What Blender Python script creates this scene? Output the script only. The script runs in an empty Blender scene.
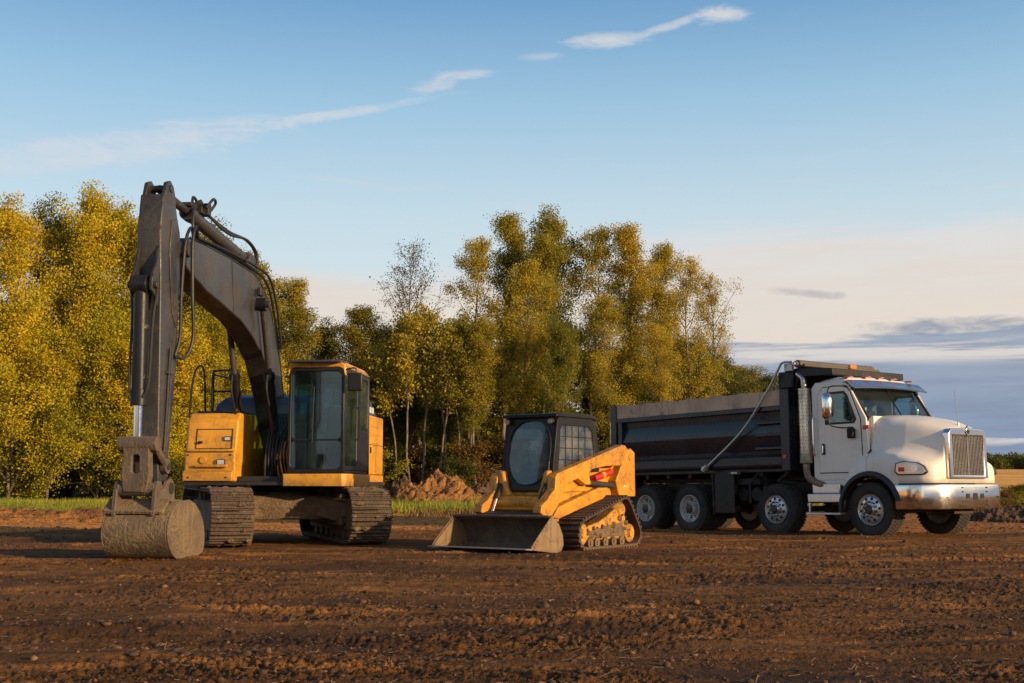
import bpy, bmesh, math, random
import numpy as np
from mathutils import Vector, Matrix
R = math.radians
sc = bpy.context.scene
COL = sc.collection
random.seed(7)

# ------------------------------------------------------------------ camera
PITCH = math.atan((486 - 341.5) / 1200.0)
CAM_H = 0.96
cam_d = bpy.data.cameras.new('camera')
cam_d.sensor_width = 36.0
cam_d.lens = 1200 / 1024 * 36
cam_d.clip_end = 3000
cam = bpy.data.objects.new('camera', cam_d)
COL.objects.link(cam)
cam.location = (0, 0, CAM_H)
cam.rotation_euler = (math.pi / 2 + PITCH, 0, 0)
sc.camera = cam
sc.view_settings.view_transform = 'Standard'
sc.view_settings.look = 'None'
sc.view_settings.exposure = 0
sc.cycles.max_bounces = 6
sc.cycles.transparent_max_bounces = 10

# ------------------------------------------------------------------ node helper
def lin(r, g, b):
    f = lambda c: (c / 255 / 12.92) if c / 255 <= .04045 else ((c / 255 + .055) / 1.055) ** 2.4
    return (f(r), f(g), f(b), 1)

class NT:
    def __init__(s, tree):
        s.t = tree
        s.n = tree.nodes
        s.l = tree.links
        s.n.clear()
    def node(s, typ, **kw):
        n = s.n.new(typ)
        for k, v in kw.items():
            setattr(n, k, v)
        return n
    def put(s, sock, v):
        if isinstance(v, bpy.types.NodeSocket):
            s.l.new(v, sock)
        elif v is not None:
            sock.default_value = v
    def m(s, op, a, b=None, c=None, clamp=False):
        n = s.node('ShaderNodeMath', operation=op)
        n.use_clamp = clamp
        s.put(n.inputs[0], a)
        if b is not None: s.put(n.inputs[1], b)
        if c is not None: s.put(n.inputs[2], c)
        return n.outputs[0]
    def smooth(s, x, a, b, lo=0.0, hi=1.0):
        n = s.node('ShaderNodeMapRange', interpolation_type='SMOOTHSTEP')
        s.put(n.inputs[0], x)
        for i, v in ((1, a), (2, b), (3, lo), (4, hi)): s.put(n.inputs[i], v)
        return n.outputs[0]
    def mix(s, f, a, b, blend='MIX'):
        n = s.node('ShaderNodeMix', data_type='RGBA', blend_type=blend)
        s.put(n.inputs[0], f); s.put(n.inputs[6], a); s.put(n.inputs[7], b)
        return n.outputs[2]
    def noise(s, vec, scale, detail=4, rough=.55, dist=0.0):
        n = s.node('ShaderNodeTexNoise')
        if vec is not None: s.put(n.inputs['Vector'], vec)
        n.inputs['Scale'].default_value = scale
        n.inputs['Detail'].default_value = detail
        n.inputs['Roughness'].default_value = rough
        n.inputs['Distortion'].default_value = dist
        return n.outputs[0]
    def comb(s, x, y, z):
        n = s.node('ShaderNodeCombineXYZ')
        s.put(n.inputs[0], x); s.put(n.inputs[1], y); s.put(n.inputs[2], z)
        return n.outputs[0]
    def sep(s, v):
        n = s.node('ShaderNodeSeparateXYZ'); s.put(n.inputs[0], v)
        return n.outputs
    def vmul(s, v, k):
        n = s.node('ShaderNodeVectorMath', operation='MULTIPLY')
        s.put(n.inputs[0], v); s.put(n.inputs[1], k)
        return n.outputs[0]
    def ramp(s, f, stops, interp='LINEAR'):
        n = s.node('ShaderNodeValToRGB')
        cr = n.color_ramp; cr.interpolation = interp
        while len(cr.elements) < len(stops): cr.elements.new(.5)
        for e, (p, c) in zip(cr.elements, stops):
            e.position = p; e.color = c
        s.put(n.inputs[0], f)
        return n.outputs[0]

def new_mat(name):
    m = bpy.data.materials.new(name)
    m.use_nodes = True
    return m, NT(m.node_tree)

def finish(nt, bsdf):
    o = nt.node('ShaderNodeOutputMaterial')
    nt.l.new(bsdf, o.inputs[0])

def bump(nt, h, strength=.3, dist=.02):
    b = nt.node('ShaderNodeBump')
    b.inputs['Strength'].default_value = strength
    b.inputs['Distance'].default_value = dist
    nt.put(b.inputs['Height'], h)
    return b.outputs[0]

DUST = (.21, .135, .075, 1)
MUD = (.095, .055, .030, 1)
def surf(name, col, rough=.5, metal=0.0, dirt=.4, dcol=DUST, z0=None, z1=None, scale=3.0, bumpy=.08, coat=0.0, var=.12, streak=True, thr=.55, spec=.5):
    """a weathered surface: base colour, blotchy dirt, streaks and mud that fades out with height"""
    m, nt = new_mat(name)
    tc = nt.node('ShaderNodeTexCoord').outputs['Object']
    geo = nt.node('ShaderNodeNewGeometry')
    base = col if len(col) == 4 else (*col, 1)
    n1 = nt.noise(tc, scale, 6, .65)
    n2 = nt.noise(tc, scale * 7, 5, .6)
    n3 = nt.noise(nt.vmul(tc, (9, 9, .7)), 1.6, 3, .5)
    dark = tuple(c * (1 - 2.2 * var) for c in base[:3]) + (1,)
    c = nt.mix(nt.smooth(nt.noise(tc, scale * .45, 3), .35, .65), base, dark)
    f = nt.m('MULTIPLY', nt.smooth(n1, thr - .1, thr + .16), nt.smooth(n2, .35, .6))
    f = nt.m('MULTIPLY', f, dirt)
    if streak:
        f = nt.m('ADD', f, nt.m('MULTIPLY', nt.smooth(n3, .52, .75), dirt * .5))
    # upward faces catch dust
    up = nt.sep(geo.outputs['Normal'])[2]
    f = nt.m('ADD', f, nt.m('MULTIPLY', nt.smooth(up, .5, 1.0), dirt * .55))
    if z0 is not None:
        z = nt.sep(geo.outputs['Position'])[2]
        zz = nt.m('ADD', z, nt.m('MULTIPLY', nt.m('SUBTRACT', n1, .5), (z1 - z0) * 1.3))
        g = nt.smooth(zz, z0, z1, 1.0, 0.0)
        g = nt.m('MULTIPLY', g, nt.smooth(n2, .2, .5, .55, 1.0))
        f = nt.m('MAXIMUM', f, g)
    f = nt.m('MINIMUM', f, .96)
    dc = nt.mix(nt.smooth(n2, .35, .65), dcol, tuple(x * .55 for x in dcol[:3]) + (1,))
    c = nt.mix(f, c, dc)
    p = nt.node('ShaderNodeBsdfPrincipled')
    nt.put(p.inputs['Base Color'], c)
    nt.put(p.inputs['Roughness'], nt.m('ADD', nt.m('MULTIPLY', f, .92 - rough), nt.m('ADD', rough, nt.m('MULTIPLY', nt.m('SUBTRACT', n2, .5), .12)), clamp=True))
    if metal: nt.put(p.inputs['Metallic'], nt.m('MULTIPLY', nt.m('SUBTRACT', 1.0, f), metal))
    p.inputs['Specular IOR Level'].default_value = spec
    if coat: p.inputs['Coat Weight'].default_value = coat
    hh = nt.m('ADD', nt.m('MULTIPLY', n2, .5), nt.m('MULTIPLY', f, 1.5))
    nt.put(p.inputs['Normal'], bump(nt, hh, bumpy * 2, .012))
    finish(nt, p.outputs[0])
    return m

def glass(name, tint, dust=.12, dcol=(.3, .3, .3, 1), refl=.10, scale=3, dmax=.5):
    m, nt = new_mat(name)
    tc = nt.node('ShaderNodeTexCoord').outputs['Object']
    tr = nt.node('ShaderNodeBsdfTransparent'); tr.inputs[0].default_value = tint
    gl = nt.node('ShaderNodeBsdfGlossy'); gl.inputs['Roughness'].default_value = .04
    gl.inputs[0].default_value = (.9, .95, 1, 1)
    fr = nt.node('ShaderNodeFresnel'); fr.inputs[0].default_value = 1.5
    fac = nt.m('ADD', nt.m('MULTIPLY', fr.outputs[0], .55), refl, clamp=True)
    mx = nt.node('ShaderNodeMixShader')
    nt.put(mx.inputs[0], fac); nt.l.new(tr.outputs[0], mx.inputs[1]); nt.l.new(gl.outputs[0], mx.inputs[2])
    df = nt.node('ShaderNodeBsdfDiffuse'); df.inputs[0].default_value = dcol
    m2 = nt.node('ShaderNodeMixShader')
    n = nt.noise(tc, scale, 5, .6)
    nt.put(m2.inputs[0], nt.m('MULTIPLY', nt.smooth(n, .3, .75, dust * .5, dmax), 1.0))
    nt.l.new(mx.outputs[0], m2.inputs[1]); nt.l.new(df.outputs[0], m2.inputs[2])
    finish(nt, m2.outputs[0])
    return m

def emis_free(name, col, rough=.3, spec=.5):
    m, nt = new_mat(name)
    tc = nt.node('ShaderNodeTexCoord').outputs['Object']
    p = nt.node('ShaderNodeBsdfPrincipled')
    n = nt.noise(tc, 30, 3)
    nt.put(p.inputs['Base Color'], nt.mix(nt.smooth(n, .4, .7, 0, .4), (*col, 1), tuple(c * .5 for c in col) + (1,)))
    p.inputs['Roughness'].default_value = rough
    finish(nt, p.outputs[0])
    return m

M = {}
M['ex_yellow'] = surf('excavator_yellow_paint', (.74, .335, .012), .38, 0, .50, (.20, .115, .05, 1), .8, 1.25, 2.6, .08, .15, thr=.50)
M['ld_yellow'] = surf('loader_yellow_paint', (.68, .285, .010), .38, 0, .65, (.11, .062, .028, 1), .1, .80, 5.5, .10, .15, thr=.50)
M['ld_under'] = surf('loader_muddy_undercarriage_paint', (.62, .28, .02), .55, 0, 1.0, (.16, .085, .04, 1), .0, .22, 7, .2, thr=.5)
M['boom'] = surf('dark_boom_paint', (.040, .041, .045), .36, 0, .50, (.15, .105, .068, 1), None, None, 2.2, .12, thr=.52, spec=.4, var=.22)
M['black'] = surf('black_paint', (.011, .011, .013), .38, 0, .22, (.10, .075, .05, 1), .2, 1.0, 2.0, .06, spec=.3)
M['frame'] = surf('chassis_black', (.016, .015, .015), .6, 0, .6, (.07, .048, .033, 1), .3, 1.2, 3.0, .1)
M['navy'] = surf('dump_body_navy_black_paint', (.011, .015, .025), .27, 0, .30, (.075, .062, .05, 1), .9, 1.40, 2.1, .07, 0, thr=.57, spec=.42)
M['board'] = surf('dusty_side_board', (.58, .40, .26), .8, 0, .7, (.22, .155, .11, 1), None, None, 2.2, .25)
M['white'] = surf('cream_white_truck_paint', (.78, .71, .60), .42, 0, .16, (.36, .28, .20, 1), .50, 1.05, 1.2, .006, .25, var=.02, thr=.6, spec=.35)
M['bluehood'] = surf('dark_blue_engine_hood_paint', (.035, .045, .075), .45, 0, .35, DUST, None, None, 2, .06)
M['chrome'] = surf('chrome_plate', (.82, .77, .70), .15, 1.0, .10, (.40, .32, .24, 1), None, None, 2, .008, var=.02, streak=False)
M['chrome_visor'] = surf('blue_grey_visor_metal', (.25, .33, .48), .22, .8, .12, (.3, .3, .3, 1), None, None, 3, .02)
M['alu'] = surf('brushed_aluminium', (.72, .71, .70), .30, 1.0, .16, (.22, .18, .14, 1), .1, .5, 5, .04, var=.05)
M['stack'] = surf('heat_stained_stack_metal', (.62, .56, .48), .28, 1.0, .45, (.26, .17, .10, 1), 1.3, 1.8, 4, .05, var=.1)
M['rimpale'] = surf('pale_painted_wheel_rim', (.62, .58, .51), .5, .1, .35, (.2, .15, .11, 1), .0, .25, 6, .06)
M['tyre'] = surf('tyre_rubber', (.022, .021, .020), .8, 0, .75, (.085, .065, .048, 1), -.05, .42, 5, .15, streak=False, thr=.42)
M['rubber'] = surf('black_rubber_hose', (.014, .014, .014), .55, 0, .3, (.1, .08, .06, 1), None, None, 5, .05)
M['trackrub'] = surf('muddy_rubber_track', (.028, .025, .022), .85, 0, .9, (.15, .09, .055, 1), -.1, .45, 6, .3, streak=False, thr=.42)
M['tracksteel'] = surf('muddy_steel_track', (.12, .09, .07), .6, .4, 1.0, (.15, .092, .052, 1), -.1, .5, 4, .35, streak=False, thr=.42)
M['muddy'] = surf('mud_caked_steel', (.15, .10, .06), .85, 0, 1.0, (.22, .14, .07, 1), -.1, .8, 3.5, .5, streak=False, thr=.45)
M['bucket'] = surf('dusty_bucket_steel', (.135, .095, .06), .7, .2, 1.0, (.29, .20, .10, 1), -.1, .16, 3.4, .30, thr=.46)
M['linkst'] = surf('dusty_linkage_steel', (.10, .075, .055), .7, .1, .85, (.23, .155, .095, 1), None, None, 4, .25, thr=.5)
M['lbucket'] = surf('worn_loader_bucket_steel', (.11, .08, .06), .55, .25, .9, (.24, .16, .09, 1), -.1, .15, 3, .2, thr=.47)
M['lbucket_side'] = surf('sandy_loader_bucket_side_plate', (.24, .155, .075), .7, .1, .9, (.11, .07, .04, 1), -.1, .1, 4, .2)
M['steel'] = surf('polished_rod_steel', (.75, .74, .72), .12, 1.0, .05, DUST, None, None, 4, .01, var=.02)
M['darksteel'] = surf('dark_machined_steel', (.07, .065, .06), .45, .6, .5, (.12, .09, .06, 1), None, None, 5, .1)
M['interior'] = surf('dark_cab_interior', (.025, .025, .027), .8, 0, .2, (.06, .05, .045, 1), None, None, 5, .03)
M['seat'] = surf('grey_cab_seat_cloth', (.06, .06, .065), .9, 0, .2, (.1, .08, .06, 1), None, None, 6, .05)
M['silver'] = surf('silver_grey_tarp_arm', (.48, .48, .46), .35, .6, .25, (.25, .22, .18, 1), None, None, 4, .03, var=.05)
M['roller'] = surf('dusty_rolled_tarp', (.10, .08, .065), .7, 0, .5, (.20, .15, .10, 1), None, None, 5, .1)
M['red'] = emis_free('red_painted_brace', (.55, .02, .015))
M['amber'] = emis_free('amber_lens', (.75, .20, .02), .15)
M['redlens'] = emis_free('red_lens', (.55, .035, .02), .15)
M['grille_bar'] = surf('bright_grille_bar', (.42, .38, .33), .25, .9, .1, DUST, None, None, 4, .0, var=.02, streak=False)
M['lens'] = surf('headlight_reflector', (.75, .74, .72), .12, .7, .1, DUST, None, None, 9, .03, var=.08)
M['dark'] = emis_free('dark_recess', (.008, .008, .008), .8)
M['label_white'] = emis_free('white_sticker', (.55, .55, .52), .5)
M['glass_ex'] = glass('excavator_cab_glass', (.60, .80, .86, 1), .01, (.20, .24, .26, 1), .03, 1.2, .07)
M['glass_ld'] = glass('dusty_loader_cab_glass', (.66, .70, .68, 1), .02, (.30, .29, .25, 1), .03, 4, .30)
M['glass_tr'] = glass('truck_cab_glass', (.52, .72, .76, 1), .01, (.3, .33, .35, 1), .05, 2, .06)
M['glass_lens'] = glass('headlight_glass', (.9, .9, .9, 1), .03, (.4, .4, .4, 1), .12, 4, .1)

# ------------------------------------------------------------------ mesh helper
def smooth_path(pts, sub=6):
    pts = [Vector(p) for p in pts]
    if len(pts) < 3: return pts
    out = []
    P = [pts[0] * 2 - pts[1]] + pts + [pts[-1] * 2 - pts[-2]]
    for i in range(1, len(P) - 2):
        a, b, c, d = P[i - 1], P[i], P[i + 1], P[i + 2]
        for k in range(sub):
            t = k / sub
            out.append(.5 * ((2 * b) + (c - a) * t + (2 * a - 5 * b + 4 * c - d) * t * t + (3 * b - a - 3 * c + d) * t ** 3))
    out.append(pts[-1])
    return out

class MB:
    def __init__(s):
        s.bm = bmesh.new()
    def face(s, vs):
        try: return s.bm.faces.new(vs)
        except ValueError: return None
    def box(s, x0, x1, y0, y1, z0, z1, mat=None):
        c = [Vector((x, y, z)) for x in (x0, x1) for y in (y0, y1) for z in (z0, z1)]
        if mat is not None: c = [mat @ v for v in c]
        v = [s.bm.verts.new(p) for p in c]
        for f in ((0, 1, 3, 2), (4, 6, 7, 5), (0, 4, 5, 1), (2, 3, 7, 6), (0, 2, 6, 4), (1, 5, 7, 3)):
            s.face([v[i] for i in f])
        return s
    def prism(s, pts, axis, a0, a1, holes=(), mat=None):
        """polygon (with holes) in the plane across `axis`, extruded a0..a1"""
        bm = bmesh.new()
        def P(p, a):
            if axis == 'y': return Vector((p[0], a, p[1]))
            if axis == 'x': return Vector((a, p[0], p[1]))
            return Vector((p[0], p[1], a))
        loops = [pts] + list(holes)
        if not holes:
            v = [bm.verts.new(P(p, a0)) for p in pts]
            bm.faces.new(v)
        else:
            ed = []
            for lp in loops:
                v = [bm.verts.new(P(p, a0)) for p in lp]
                ed += [bm.edges.new((v[i], v[(i + 1) % len(v)])) for i in range(len(v))]
            bmesh.ops.triangle_fill(bm, use_beauty=True, edges=ed)
        fs = bm.faces[:]
        ex = bmesh.ops.extrude_face_region(bm, geom=fs)
        d = P((0, 0), a1) - P((0, 0), a0)
        bmesh.ops.translate(bm, verts=[g for g in ex['geom'] if isinstance(g, bmesh.types.BMVert)], vec=d)
        bmesh.ops.recalc_face_normals(bm, faces=bm.faces)
        s.merge(bm, mat)
        return s
    def merge(s, bm, mat=None):
        mp = {}
        for v in bm.verts:
            mp[v] = s.bm.verts.new(mat @ v.co if mat is not None else v.co)
        for f in bm.faces:
            s.face([mp[v] for v in f.verts])
        bm.free()
    def cyl(s, p0, p1, r0, r1=None, n=16, caps=True):
        r1 = r0 if r1 is None else r1
        p0, p1 = Vector(p0), Vector(p1)
        d = (p1 - p0).normalized()
        u = d.orthogonal().normalized(); w = d.cross(u)
        A = []; B = []
        for i in range(n):
            a = 2 * math.pi * i / n
            q = u * math.cos(a) + w * math.sin(a)
            A.append(s.bm.verts.new(p0 + q * r0)); B.append(s.bm.verts.new(p1 + q * r1))
        for i in range(n):
            s.face([A[i], A[(i + 1) % n], B[(i + 1) % n], B[i]])
        if caps:
            s.face(A[::-1]); s.face(B)
        return s
    def tube(s, pts, r, n=8, sub=6, caps=True, radii=None):
        P = smooth_path(pts, sub) if sub > 1 else [Vector(p) for p in pts]
        t0 = (P[1] - P[0]).normalized()
        u = t0.orthogonal().normalized()
        rings = []
        for i, p in enumerate(P):
            t = (P[min(i + 1, len(P) - 1)] - P[max(i - 1, 0)]).normalized()
            u = (u - t * u.dot(t)).normalized()
            w = t.cross(u)
            rr = r if radii is None else radii[0] + (radii[1] - radii[0]) * i / (len(P) - 1)
            rings.append([s.bm.verts.new(p + (u * math.cos(2 * math.pi * k / n) + w * math.sin(2 * math.pi * k / n)) * rr) for k in range(n)])
        for a, b in zip(rings, rings[1:]):
            for k in range(n):
                s.face([a[k], a[(k + 1) % n], b[(k + 1) % n], b[k]])
        if caps:
            s.face(rings[0][::-1]); s.face(rings[-1])
        return s
    def lathe(s, prof, o=(0, 0, 0), n=32, axis='y'):
        """prof: list of (radius, height along axis)"""
        rings = []
        for r, a in prof:
            ring = []
            for k in range(n):
                t = 2 * math.pi * k / n
                c_, s_ = math.cos(t) * r, math.sin(t) * r
                p = {'y': (c_, a, s_), 'z': (c_, s_, a), 'x': (a, c_, s_)}[axis]
                ring.append(s.bm.verts.new(Vector(p) + Vector(o)))
            rings.append(ring)
        for a, b in zip(rings, rings[1:]):
            for k in range(n):
                s.face([a[k], a[(k + 1) % n], b[(k + 1) % n], b[k]])
        if prof[0][0] < .001: bmesh.ops.remove_doubles(s.bm, verts=rings[0], dist=.0001)
        if prof[-1][0] < .001: bmesh.ops.remove_doubles(s.bm, verts=rings[-1], dist=.0001)
        return s
    def loft(s, secs, closed=True, caps=True):
        rings = [[s.bm.verts.new(p) for p in sec] for sec in secs]
        n = len(rings[0])
        for a, b in zip(rings, rings[1:]):
            for k in range(n if closed else n - 1):
                s.face([a[k], a[(k + 1) % n], b[(k + 1) % n], b[k]])
        if caps:
            s.face(rings[0][::-1]); s.face(rings[-1])
        return s
    def build(s, name, mat, parent=None, bevel=0, seg=2, ang=32, sub=0, smooth=True, recalc=True):
        if recalc: bmesh.ops.recalc_face_normals(s.bm, faces=s.bm.faces)
        me = bpy.data.meshes.new(name)
        s.bm.to_mesh(me); s.bm.free()
        me.materials.append(mat)
        if smooth:
            me.polygons.foreach_set('use_smooth', [True] * len(me.polygons))
            if not sub: me.set_sharp_from_angle(angle=R(ang))
        o = bpy.data.objects.new(name, me)
        COL.objects.link(o)
        if parent is not None: o.parent = parent
        if bevel:
            b = o.modifiers.new('bevel', 'BEVEL'); b.width = bevel; b.segments = seg
            b.limit_method = 'ANGLE'; b.angle_limit = R(30); b.use_clamp_overlap = True
            b.harden_normals = False
        if sub:
            m_ = o.modifiers.new('sub', 'SUBSURF'); m_.levels = sub; m_.render_levels = sub
        return o

def tag(o, label=None, cat=None, group=None, kind=None):
    if label: o['label'] = label
    if cat: o['category'] = cat
    if group: o['group'] = group
    if kind: o['kind'] = kind
    return o
def empty(name, loc, rz=0, label=None, cat=None, group=None, ry=0):
    o = bpy.data.objects.new(name, None)
    o.empty_display_size = .3
    COL.objects.link(o)
    o.location = loc
    o.rotation_euler = (0, ry, rz)
    return tag(o, label, cat, group)
def copy_tree(o, parent=None):
    c = o.copy(); COL.objects.link(c)
    if parent is not None: c.parent = parent
    for ch in list(o.children): copy_tree(ch, c)
    return c
def spread_round(o, n, off=0.0):
    for i in range(n):
        c = o if i == 0 else o.copy()
        if i: COL.objects.link(c)
        c.rotation_euler = (0, 2 * math.pi * i / n + off, 0)
def mirror_mesh(o, parent=None, name=None):
    """a copy mirrored in y"""
    c = o.copy(); c.data = o.data.copy(); COL.objects.link(c)
    c.data.transform(Matrix.Scale(-1, 4, (0, 1, 0))); c.data.flip_normals()
    if parent is not None: c.parent = parent
    return c
def arc(cx, cz, r, a0, a1, n=10):
    return [(cx + r * math.cos(R(a0 + (a1 - a0) * i / n)), cz + r * math.sin(R(a0 + (a1 - a0) * i / n))) for i in range(n + 1)]
def rrect(x0, x1, z0, z1, r, n=4):
    return arc(x1 - r, z1 - r, r, 0, 90, n) + arc(x0 + r, z1 - r, r, 90, 180, n) + arc(x0 + r, z0 + r, r, 180, 270, n) + arc(x1 - r, z0 + r, r, 270, 360, n)
def interp(x, tab):
    if x <= tab[0][0]: return tab[0][1]
    for (a, p), (b, q) in zip(tab, tab[1:]):
        if x <= b:
            t = (x - a) / (b - a); return p + (q - p) * t
    return tab[-1][1]

# ------------------------------------------------------------------ terrain
rng = np.random.default_rng(3)
LAT = rng.random((256, 256))
def vnoise(x, y):
    xi = np.floor(x).astype(int); yi = np.floor(y).astype(int)
    fx = x - xi; fy = y - yi
    fx = fx * fx * (3 - 2 * fx); fy = fy * fy * (3 - 2 * fy)
    g = lambda a, b: LAT[a % 256, b % 256]
    return (g(xi, yi) * (1 - fx) + g(xi + 1, yi) * fx) * (1 - fy) + (g(xi, yi + 1) * (1 - fx) + g(xi + 1, yi + 1) * fx) * fy - .5
def fbm(x, y, o=4, gain=.5):
    r = 0; a = 1; f = 1
    for i in range(o):
        r = r + a * vnoise(x * f + 17.3 * i, y * f + 9.1 * i); a *= gain; f *= 2.03
    return r
def sstep(a, b, x):
    t = np.clip((x - a) / (b - a), 0, 1); return t * t * (3 - 2 * t)
def H(x, y, micro=True):
    x = np.asarray(x, float); y = np.asarray(y, float)
    yy = np.clip(y, 0, 200)
    z = .022 * np.where(yy > 30, (yy - 30) - 4 * (1 - np.exp(-np.maximum(yy - 30, 0) / 4)), 0)
    z = z - .055 * sstep(24, 28.5, y) * sstep(-1, 1.5, x) * (1 - sstep(9, 12, x)) * (1 - sstep(30, 34, y))
    z = z + .30 * fbm(x * .035, y * .035, 2) * sstep(34, 60, y)
    if micro:
        k = 1 - .75 * sstep(30, 45, y)
        near = np.exp(-(((x + 3.4) / 3.2) ** 2 + ((y - 20.5) / 3.5) ** 2) ** 2) + np.exp(-(((x - .8) / 1.7) ** 2 + ((y - 18.7) / 1.8) ** 2) ** 2) \
             + np.exp(-(((x - 6) / 3.8) ** 2 + ((y - 26) / 4) ** 2) ** 2)
        kk = k * (1 - .6 * np.clip(near, 0, 1))
        z = z + kk * .07 * fbm(x * .45, y * .9, 3)
        z = z + kk * .052 * fbm(x * .35 + .4 * vnoise(x * .3, y * .3) + 3, y * 2.4, 3)
        z = z + kk * relief(x, y)
    return z
TRK = [(7.2, .03, .9, .26), (7.95, .03, .9, .26), (9.6, -.06, 1.2, .30), (10.9, -.06, 1.2, .30), (13.2, .05, .7, .25), (14.4, .05, .7, .25), (16.3, -.02, .5, .24), (12.1, .16, .4, .22), (18.0, .10, .6, .3), (22.6, -.05, .8, .3), (25.2, .02, 1.0, .35)]
def track_mask(x, y):
    m = np.zeros_like(x); cl = np.zeros_like(x)
    for y0, sl_, wob, hw in TRK:
        c = y0 + sl_ * x + .35 * wob * np.sin(x * .33 + y0) + .12 * vnoise(x * .9, x * 0 + y0)
        d = np.abs(y - c) / hw
        w = (1 - sstep(.75, 1.15, d)) * np.clip(.35 + 2.2 * vnoise(x * .22 + y0 * 3, y * .1), 0, 1)
        rim = np.exp(-((d - 1.25) / .22) ** 2) * np.clip(.5 + 1.5 * vnoise(x * .3 + y0, y * .1), 0, 1)
        m = np.maximum(m, w); cl = np.maximum(cl, rim)
    return m, cl
def relief(x, y):
    x = np.asarray(x, float); y = np.asarray(y, float)
    tm, rim = track_mask(x, y)
    clump = np.clip(fbm(x * .7 + 31, y * 1.9, 3) * 1.5 + .50, .22, 1.15) * (1 - .72 * tm) + .20 * rim
    a = fbm(x * 2.0, y * 4.6, 3, .55) * .026
    b = (np.abs(fbm(x * 7.3 + 7, y * 9.0, 3, .62)) - .14) * .034
    c = (.16 - np.abs(fbm(x * 19 + 3, y * 22, 3, .65))) * .030
    d = fbm(x * 43, y * 50, 2, .7) * .019
    cleat = .005 * tm * np.sin(x * 34 + 3 * vnoise(x, y)) 
    return (a + b + c + d) * clump - .022 * tm + .016 * rim + cleat
def gz(x, y): return float(H(x, y, False))

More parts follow.
